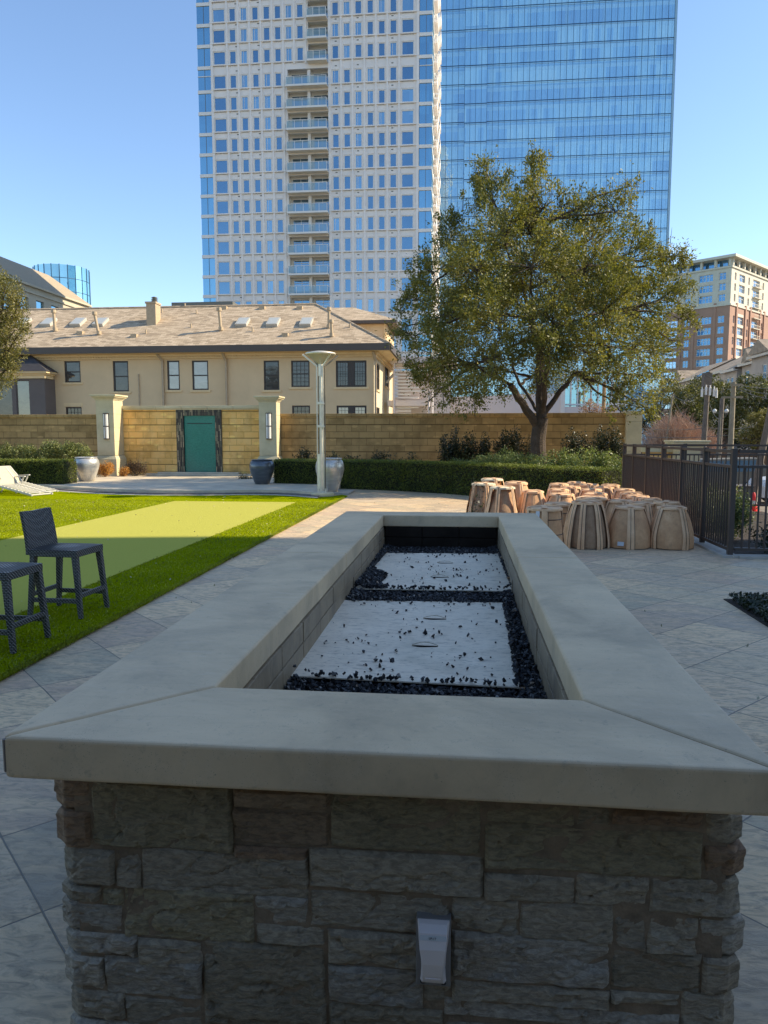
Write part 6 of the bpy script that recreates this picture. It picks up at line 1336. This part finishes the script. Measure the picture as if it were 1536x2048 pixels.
G2 = 'dark shrubs along the shaded garden wall'
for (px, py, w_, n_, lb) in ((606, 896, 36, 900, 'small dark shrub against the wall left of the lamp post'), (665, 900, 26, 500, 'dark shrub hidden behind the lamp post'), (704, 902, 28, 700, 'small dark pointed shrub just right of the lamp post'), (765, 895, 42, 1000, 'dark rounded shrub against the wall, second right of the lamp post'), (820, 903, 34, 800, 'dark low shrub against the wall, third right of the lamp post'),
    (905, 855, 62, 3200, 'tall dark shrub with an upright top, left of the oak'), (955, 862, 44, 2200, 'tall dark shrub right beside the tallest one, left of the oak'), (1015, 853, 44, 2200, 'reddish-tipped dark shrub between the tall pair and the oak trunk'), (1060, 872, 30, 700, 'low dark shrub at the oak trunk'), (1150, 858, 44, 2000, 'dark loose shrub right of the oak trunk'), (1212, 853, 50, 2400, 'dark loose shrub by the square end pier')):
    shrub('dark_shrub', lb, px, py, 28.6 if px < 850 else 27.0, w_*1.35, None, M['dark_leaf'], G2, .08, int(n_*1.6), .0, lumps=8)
G3 = 'broad light shrubs under the oak'
for (px, py, w_, Y, lb) in ((985, 905, 90, 24.2, 'broad shaded shrub left of the oak, behind the long hedge'), (1045, 893, 100, 23.4, 'broad sunlit pale shrub in front of the oak trunk'), (1120, 897, 100, 22.6, 'broad sunlit pale shrub right of the oak trunk'), (1195, 894, 100, 21.8, 'broad sunlit pale shrub beside the railing corner'), (925, 918, 80, 25, 'broad dark-green shrub behind the long hedge, farthest from the railing')):
    shrub('broad_shrub', lb, px, py, Y, w_*1.1, None, M['light_leaf'], G3, .062, 9500, .0, lumps=12)
# planting bed behind the railing, ground cover in the paving, leaf litter
for (x, y, w_, h_, lb) in ((5.0, 12.1, .9, .62, 'dark green shrub behind the near corner of the railing'), (5.9, 12.6, .9, .6, 'dark green shrub in the bed behind the railing, second from the corner'), (4.7, 13.6, .7, .8, 'shrub with yellow tips close behind the railing'), (6.6, 12.3, .9, .6, 'dark green shrub at the right edge behind the railing'), (5.2, 15.4, .9, .9, 'leafy shrub in the middle of the bed behind the railing'), (5.4, 17.2, .9, .9, 'leafy shrub at the far end of the bed behind the railing')):
    t = thing('bed_shrub', lb, 'shrub', (x, y, -.1), 'shrubs in the bed behind the railing'); g = MB(); C = []
    for i in range(6): c = Vector((x+random.uniform(-.4, .4)*w_, y+random.uniform(-.4, .4)*w_, -.1+h_*random.uniform(.3, .65))); C.append(blob_pts(c, (.38*w_, .38*w_, .4*h_), 520, .2)); g.tube([(x, y, -.1), c], [.02, .008], 5)
    g.build('stems', M['twig'], t); leaves('foliage', np.concatenate(C), .055, M['shrub_leaf'] if y > 13 else M['dark_leaf'], t)
g = MB(); g.box(2.83, 5.4, 5.2, 8.17, -.02, .006); struct('ground_cover_bed', g, M['soil'])
n = 30000; P = np.c_[2.86+2.4*rng.random(n), 5.3+2.85*rng.random(n), .02+.07*rng.random(n)]; tag(leaves('ground_cover', P, .04, M['dark_leaf'], asp=.6, up=1.), 'dense dark green ground cover in the square bed cut out of the paving', 'ground cover', kind='stuff')
# --- beyond the railing: trees, bare tree
def bare_tree(name, label, px, py, Y, wpx, hpx, mat, n=420):
    q = at(px, py+hpx, Y); s_ = Y/F; t = thing(name, label, 'tree', (q.x, Y, LOW)); g = MB(); zt_ = at(px, py, Y).z; z0 = LOW+.5
    for i in range(n):
        a = random.uniform(-1, 1); b = random.uniform(-1, 1)
        if a*a+b*b > 1: continue
        hh = (zt_-z0)*math.sqrt(max(.12, 1-(a*a*.75+b*b*.3)))*random.uniform(.75, 1.02); st = Vector((q.x+a*wpx*s_*.12, Y+b*wpx*s_*.12, z0)); e_ = Vector((q.x+a*wpx*s_*.5, Y+b*wpx*s_*.4, z0+hh)); m1 = st.lerp(e_, .5)+Vector((random.uniform(-.1, .1), 0, random.uniform(-.1, .2)))
        g.tube([st, m1, e_], [.035, .022, .007], 4, cap=False)
        for _ in range(5): c = m1.lerp(e_, random.uniform(-.2, .95)); g.tube([c, c+Vector((random.uniform(-.45, .45)+a*.2, random.uniform(-.3, .3), random.uniform(.2, .65)))], [.012, .004], 3, cap=False)
    g.build('branches', mat, t); return t
M['pinkbark'] = pm('pinkish_bare_twigs', (.50, .33, .23), .2, 1.2, .85)
bare_tree('bare_tree', 'pinkish bare-branched crape myrtle right of the garden wall', 1345, 822, 44, 125, 90, M['pinkbark'], 620)
bare_tree('bare_tree', 'smaller bare pinkish shrub-like tree farther right of the myrtle', 1405, 848, 52, 70, 60, M['pinkbark'], 220)
M['oakdark'] = leaf_mat('street_oak_leaves', [(.03, .04, .014), (.06, .075, .022), (.12, .13, .035), (.20, .19, .06), (.28, .25, .09)], .35, .3, .5)
G4 = 'street trees in front of the townhouses'
lump_tree('street_tree', 'broad dark evergreen street tree with pale tips, left behind the poles', [(1375,800,36,0),(1350,790,24,0),(1400,775,28,1),(1385,835,34,-1),(1420,815,30,0),(1355,820,20,0),(1405,860,26,0),(1365,850,22,0),(1340,770,18,1)], 62, (1390, 890, 1390, 850), M['oakdark'], G4, .17, 4.2, tr=.3)
lump_tree('street_tree', 'broad dark evergreen street tree between the two tall poles', [(1445,785,28,0),(1425,770,22,1),(1455,820,36,-1),(1435,845,26,0),(1470,790,28,0),(1480,835,28,0),(1460,858,22,0),(1425,800,24,0)], 58, (1450, 890, 1450, 850), M['oakdark'], G4, .17, 4.2, tr=.3)
lump_tree('street_tree', 'very dark tree at the right edge below the nearest townhouse', [(1500,790,24,0),(1520,770,26,1),(1540,790,30,0),(1505,820,26,0),(1535,825,26,0),(1490,760,16,1),(1560,800,30,0)], 56, (1520, 890, 1520, 850), M['oakdark'], G4, .17, 4.2, tr=.3)
lump_tree('street_tree', 'paler feathery tree in front of the dark ones at the right edge', [(1515,850,24,0),(1500,870,20,0),(1530,835,22,0),(1535,870,24,0),(1505,835,14,0),(1488,878,14,0),(1545,850,24,0),(1516,885,18,0)], 44, (1515, 905, 1515, 880), M['oak2'], G4, .10, 3.2, tr=.12)
lump_tree('street_tree', 'small green tree close under the right side of the oak crown', [(1310,790,18,0),(1328,775,16,0),(1320,805,16,0),(1340,800,12,0)], 50, (1318, 880, 1318, 830), M['oak2'], G4, .10, 3.2, tr=.12)
lump_tree('autumn_tree', 'small orange autumn tree in front of the glass building, seen over the wall', [(1180,815,16,0),(1168,820,12,0),(1195,818,12,0),(1178,804,9,0),(1222,822,12,0)], 60, (1180, 835, 1180, 826), leaf_mat('autumn_leaves', [(.22, .09, .04), (.38, .2, .09), (.5, .32, .16)], 2, .3, .6), None, .10, 1.6, tr=.06)
M['hedge2'] = M['oakdark']
# ------------------------------------------------------------ utility poles, wires, street lamp
M['wood'] = pm('weathered_pole_wood', (.17, .14, .115), .3, 4, .9, .4, 30); M['wood_pale'] = pm('pale_pole_wood', (.30, .255, .18), .2, 4, .9, .4, 30)  # two pole woods, the second paler and tanner
def pole(px0, py0, px1, py1, Y, r, m, label, arms=(), name='utility_pole'):
    a, b = at(px0, py0, Y), at(px1, py1, Y); d = (b-a); t_ = (LOW-a.z)/d.z; f = a+d*t_; t = thing(name, label, 'pole', (f.x, Y, LOW), 'utility poles along the street'); g = MB(); g.tube([f, b], [r*1.15, r*.85], 10); g.build('shaft', m, t)
    for (xa, ya, xb, yb_) in arms: p, q = at(xa, ya, Y-.2), at(xb, yb_, Y-.2); g = MB(); g.bar(p, q, .08, .10); g.build('crossarm', m, t)
    return t, b
PY = 41.0
t, b = pole(1408, 880, 1417, 744, PY, .14, M['wood'], 'thick grey utility pole carrying transformers and insulators', [(1401, 781, 1434, 781)])
g = MB()
for (px, py) in ((1404, 786), (1412, 782), (1420, 783), (1428, 785), (1433, 788)): q = at(px, py, PY-.4); g.tube([q-Vector((0, 0, .2)), q+Vector((0, 0, .2))], .06, 10); g.tube([q+Vector((0, 0, .2)), q+Vector((0, 0, .32))], .03, 6)
g.build('transformer', M['white_trim'], t)
g = MB(); q = at(1414, 760, PY); g.box(q.x-.2, q.x+.2, PY-.2, PY+.25, at(1414, 774, PY).z, at(1414, 746, PY).z); g.build('equipment_box', M['wood'], t)
pole(1438, 898, 1444.5, 796, 40, .13, M['wood'], 'thinner grey utility pole between the two taller ones')
t, b2 = pole(1461, 897, 1467.5, 764, 38, .13, M['wood_pale'], 'pale tan utility pole with crossarms, right of the transformers', [(1443, 795, 1486, 794), (1462, 771, 1484, 769)])
pole(1340, 830, 1345.5, 789, 43, .06, M['wood_pale'], 'short thin pale pole left of the transformers')
pole(1524, 905, 1545, 800, 30, .13, M['wood'], 'dark leaning pole at the right edge')
def wire(name, label, A_, B_, sag=.6, r=.014):
    a, b = at(*A_), at(*B_); g = MB(); pts = [a.lerp(b, i/12)-Vector((0, 0, sag*4*(i/12)*(1-i/12))) for i in range(13)]; g.tube(pts, r, 5, cap=False); o = g.build(name, M['wirem'], None); tag(o, label, 'wire', 'overhead wires between the poles')
M['wirem'] = NT('pale_cable').fin((.16, .15, .13), .6)
for i, (A_, B_, s_, lb) in enumerate((((1287, 857, 41), (1418, 855, 41), .1, 'lower horizontal wire crossing the bare myrtle'), ((1418, 855, 41), (1506, 853, 38), .1, 'wire continuing right from the transformer pole past the pale pole'), ((1287, 873, 41), (1462, 870, 38), .1, 'lowest wire just above the railing'), ((1417, 800, 41), (1466, 806, 38), .9, 'slack cable looping between the transformer pole and the pale pole'), ((1466, 769, 38), (1620, 782, 34), .3, 'upper wire running right from the pale pole'), ((1466, 771, 38), (1620, 790, 34), .4, 'second wire running right from the pale pole'), ((1345, 795, 43), (1412, 850, 41), .5, 'thin wire slanting down from the short pole'), ((1345, 789, 43), (1405, 782, 41), .4, 'thin wire from the short pole to the transformers'), ((1410, 750, 41), (1620, 776, 34), .3, 'high thin wire running to the right edge'))): wire('overhead_wire', lb, A_, B_, s_)
sl = thing('street_lamp', 'street lamp with two white globes in front of the dark trees', 'street lamp', (at(1440, 850, 37).x, 37, LOW)); q = at(1441, 824, 37)
g = MB(); g.tube([(q.x, 37, LOW), (q.x, 37, q.z)], .04, 8); g.bar((q.x-.27, 37, q.z-.05), (q.x+.27, 37, q.z-.05), .035, .035); g.build('post', M['dmetal'], sl)
for sx in (-.27, .27): g = MB(); g.lathe([(.02, -.10), (.075, -.06), (.10, 0), (.075, .06), (.02, .10)], (q.x+sx, 37), 12, 0, q.z+.05); g.build('globe', M['paper'], sl, smooth=True)
# ------------------------------------------------------------ vehicles and small street things
M['carwhite'] = NT('white_car_paint').fin((.62, .66, .72), .25, .1, None, .6); M['cargrey'] = NT('silver_car_paint').fin((.42, .42, .42), .3, .4); M['tyre'] = NT('tyre_rubber').fin((.015, .015, .015), .8); M['carglass'] = NT('car_glass').fin((.05, .09, .11), .05, 0, None, .8)
M['rim'] = NT('wheel_rim').fin((.4, .4, .42), .3, .8); M['redlamp'] = NT('red_lamp').fin((.5, .02, .015), .3); M['plate'] = NT('orange_plate').fin((.65, .28, .03), .5); M['cone_red'] = NT('cone_plastic').fin((.75, .03, .03), .45)
def car(x, y, rz, label, body, prof, L_, W_, glass, name='parked_car', bumper=True):
    """side profile (s along length, z) extruded over the width, cabin narrower at the top; front at +s"""
    t = thing(name, label, 'car', (0, 0, 0), 'cars parked on the street'); hw = W_/2
    def xs(z): return hw*(1 if z < 1.0 else 1-.16*(z-1.0)/.7)
    g = MB(); n = len(prof); vs = [(s_, -xs(z), z) for s_, z in prof]+[(s_, xs(z), z) for s_, z in prof]
    g.add(vs, [tuple(range(n)), tuple(range(n, 2*n))[::-1]]+[((i+1) % n, i, i+n, (i+1) % n+n) for i in range(n)]); g.build('body', body, t, bevel=.03)
    for sy in (-1, 1):
        g = MB()
        for poly in glass: g.add([(s_, sy*(xs(z)+.006), z) for s_, z in poly], [tuple(range(len(poly))) if sy < 0 else tuple(range(len(poly)))[::-1]])
        g.build('side_window', M['carglass'], t)
    for s_ in (L_*.31, -L_*.31):
        for sy in (-1, 1):
            g = MB(); n_ = 24; r = .35
            vs = [(s_+r*math.cos(2*math.pi*q/n_), sy*(hw+.01-d_), .35+r*math.sin(2*math.pi*q/n_)) for d_ in (0, .22) for q in range(n_)]; g.add(vs, [tuple(range(n_)), tuple(range(n_, 2*n_))[::-1]]+[(q, (q+1) % n_, (q+1) % n_+n_, q+n_) for q in range(n_)]); wh = g.build('wheel', M['tyre'], t)
            g = MB(); g.add([(s_+.22*math.cos(2*math.pi*q/12), sy*(hw+.02), .35+.22*math.sin(2*math.pi*q/12)) for q in range(12)], [tuple(range(12))]); g.build('rim', M['rim'], wh)
    zr = .78
    for sy in (-1, 1): g = MB(); g.box(-L_/2-.02, -L_/2+.06, sy*(hw-.32)-.16, sy*(hw-.32)+.16, zr-.02, zr+.12); g.build('tail_light', M['redlamp'], t, bevel=.01)
    for sy in (-1, 1): g = MB(); g.box(L_/2-.06, L_/2+.02, sy*(hw-.3)-.18, sy*(hw-.3)+.18, .66, .80); g.build('headlight', M['paper'], t, bevel=.01)
    g = MB(); g.box(-L_/2-.045, -L_/2-.002, -.28, .28, .52, .68); g.build('number_plate', M['plate'], t)
    if bumper: g = MB(); g.box(-L_/2-.07, -L_/2-.003, -hw+.08, hw-.08, .28, .46); g.build('bumper', M['dmetal'], t, bevel=.02)
    t.location = (x, y, LOW); t.rotation_euler.z = rz; return t
suv = [(-2.35, .3), (2.35, .3), (2.38, .75), (2.2, 1.0), (1.25, 1.12), (.55, 1.68), (-1.9, 1.76), (-2.3, 1.2), (-2.38, .8)]
sed = [(-2.25, .28), (2.25, .28), (2.3, .6), (2.1, .8), (1.0, .92), (.35, 1.36), (-.75, 1.40), (-1.5, .98), (-2.2, .95), (-2.3, .7)]
gS = [[(.55, 1.12), (1.12, 1.14), (.5, 1.6), (.45, 1.6)], [(-.35, 1.12), (.45, 1.12), (.38, 1.6), (-.35, 1.62)], [(-1.9, 1.16), (-.45, 1.12), (-.45, 1.62), (-1.75, 1.66)]]
gD = [[(.1, .93), (.9, .94), (.32, 1.3), (.1, 1.32)], [(-1.3, .97), (.0, .93), (.0, 1.32), (-.72, 1.34)]]
car(14.3, 31.5, math.pi, 'white sport utility vehicle seen side-on through the railing', M['carwhite'], suv, 4.7, 1.9, gS)
car(12.07, 26.05, R_(50), 'pale sedan with its rear and orange plate towards us, right edge', M['carwhite'], sed, 4.5, 1.8, gD)
car(11.6, 36.0, math.pi*.98, 'dark vehicle parked behind the white one', M['dmetal'], suv, 4.7, 1.9, gS)
car(9.6, 41.0, 0, 'silver car farther back behind the railing bars', M['cargrey'], sed, 4.5, 1.8, gD)
p = at(1507, 1005, 28); t = thing('traffic_cone', 'red and white traffic cone on the street beside the pale sedan', 'cone', (p.x, 28, LOW))
g = MB(); g.box(p.x-.2, p.x+.2, 27.8, 28.2, LOW, LOW+.04); g.build('cone_base', M['cone_red'], t)
g = MB()
g.lathe([(.15, .04), (.115, .30)], (p.x, 28), 16, 0, LOW); g.lathe([(.115, .30), (.095, .42)], (p.x, 28), 16, 1, LOW); g.lathe([(.095, .42), (.07, .56)], (p.x, 28), 16, 0, LOW); g.lathe([(.07, .56), (.045, .68), (.02, .72)], (p.x, 28), 16, 0, LOW); g.build('cone_body', [M['cone_red'], M['paper']], t, smooth=True)
p = at(1484, 1000, 21); t = thing('refuse_bin', 'dark square refuse enclosure on the street behind the railing corner', 'bin', (p.x, 21, LOW)); g = MB(); g.box(p.x-.24, p.x+.16, 20.7, 21.4, LOW, LOW+1.36); 
for i in range(4): g.box(p.x-.22+i*.11, p.x-.20+i*.11, 20.68, 20.699, LOW+.05, LOW+1.3)
g.build('body', M['dmetal'], t, bevel=.01); g = MB(); g.box(p.x-.27, p.x+.19, 20.66, 21.44, LOW+1.362, LOW+1.42); g.build('lid', M['fascia'], t, bevel=.01)
g = MB(); g.box(8.2, 60, 22.9, 23.15, LOW-.02, LOW+.13); struct('street_kerb', g, M['kerb'])
lump_tree('street_tree', 'low dark evergreen mass behind the bare myrtle', [(1300,850,26,0),(1335,850,28,0),(1375,865,28,0),(1410,872,26,0),(1450,878,26,0),(1490,880,26,0),(1525,882,28,0),(1310,830,20,0),(1345,835,18,0)], 66, (1380, 900, 1380, 880), M['dark_leaf'], G4, .20, 4.5, tr=.3)
fn = thing('street_wall', 'brown fence along the far side of the street under the trees', 'fence', (20, 49, LOW)); g = MB()
for i in range(30): g.box(9+i*1.0+.01, 9+i*1.0+.97, 48.5, 48.6, LOW, LOW+1.9)
g.build('boards', pm('brown_fence_boards', (.14, .085, .05), .3, 2, .85), fn)
# tiny weeds and litter
rng = np.random.default_rng(5)
a = gz(945, 1040, 0)
g = MB(); C = []
for i in range(7): x, y = at(955, 1030, 13.4).x+random.uniform(-.1, .1), 13.4; e_ = Vector((x+random.uniform(-.12, .12), y, random.uniform(.4, 1.0))); g.tube([(x, y, 0), e_], [.008, .004], 4); C.append(np.array([x, y, 0])+(np.array(e_)-np.array([x, y, 0]))*rng.random((14, 1))+rng.normal(size=(14, 3))*.04)
t = thing('weed', 'thin grey weed standing beside the leftmost jug-shaped pot', 'weed', (a.x, 13.4, 0)); g.build('stems', M['twig'], t); leaves('foliage', np.concatenate(C), .06, M['dark_leaf'], t)
n = 700; X = rng.uniform(-14, 4, n); Y = rng.uniform(3, 28, n); k_ = ~((X > -1.4) & (X < 1.) & (Y < 8)); tag(leaves('fallen_leaves', np.c_[X[k_], Y[k_], np.full(k_.sum(), .03)+.0*X[k_]], .04, pm('fallen_leaf', (.5, .44, .28), .3, 3, .8), up=4, asp=.5), 'few small pale fallen leaves scattered over lawn and paving', 'leaves', kind='stuff')
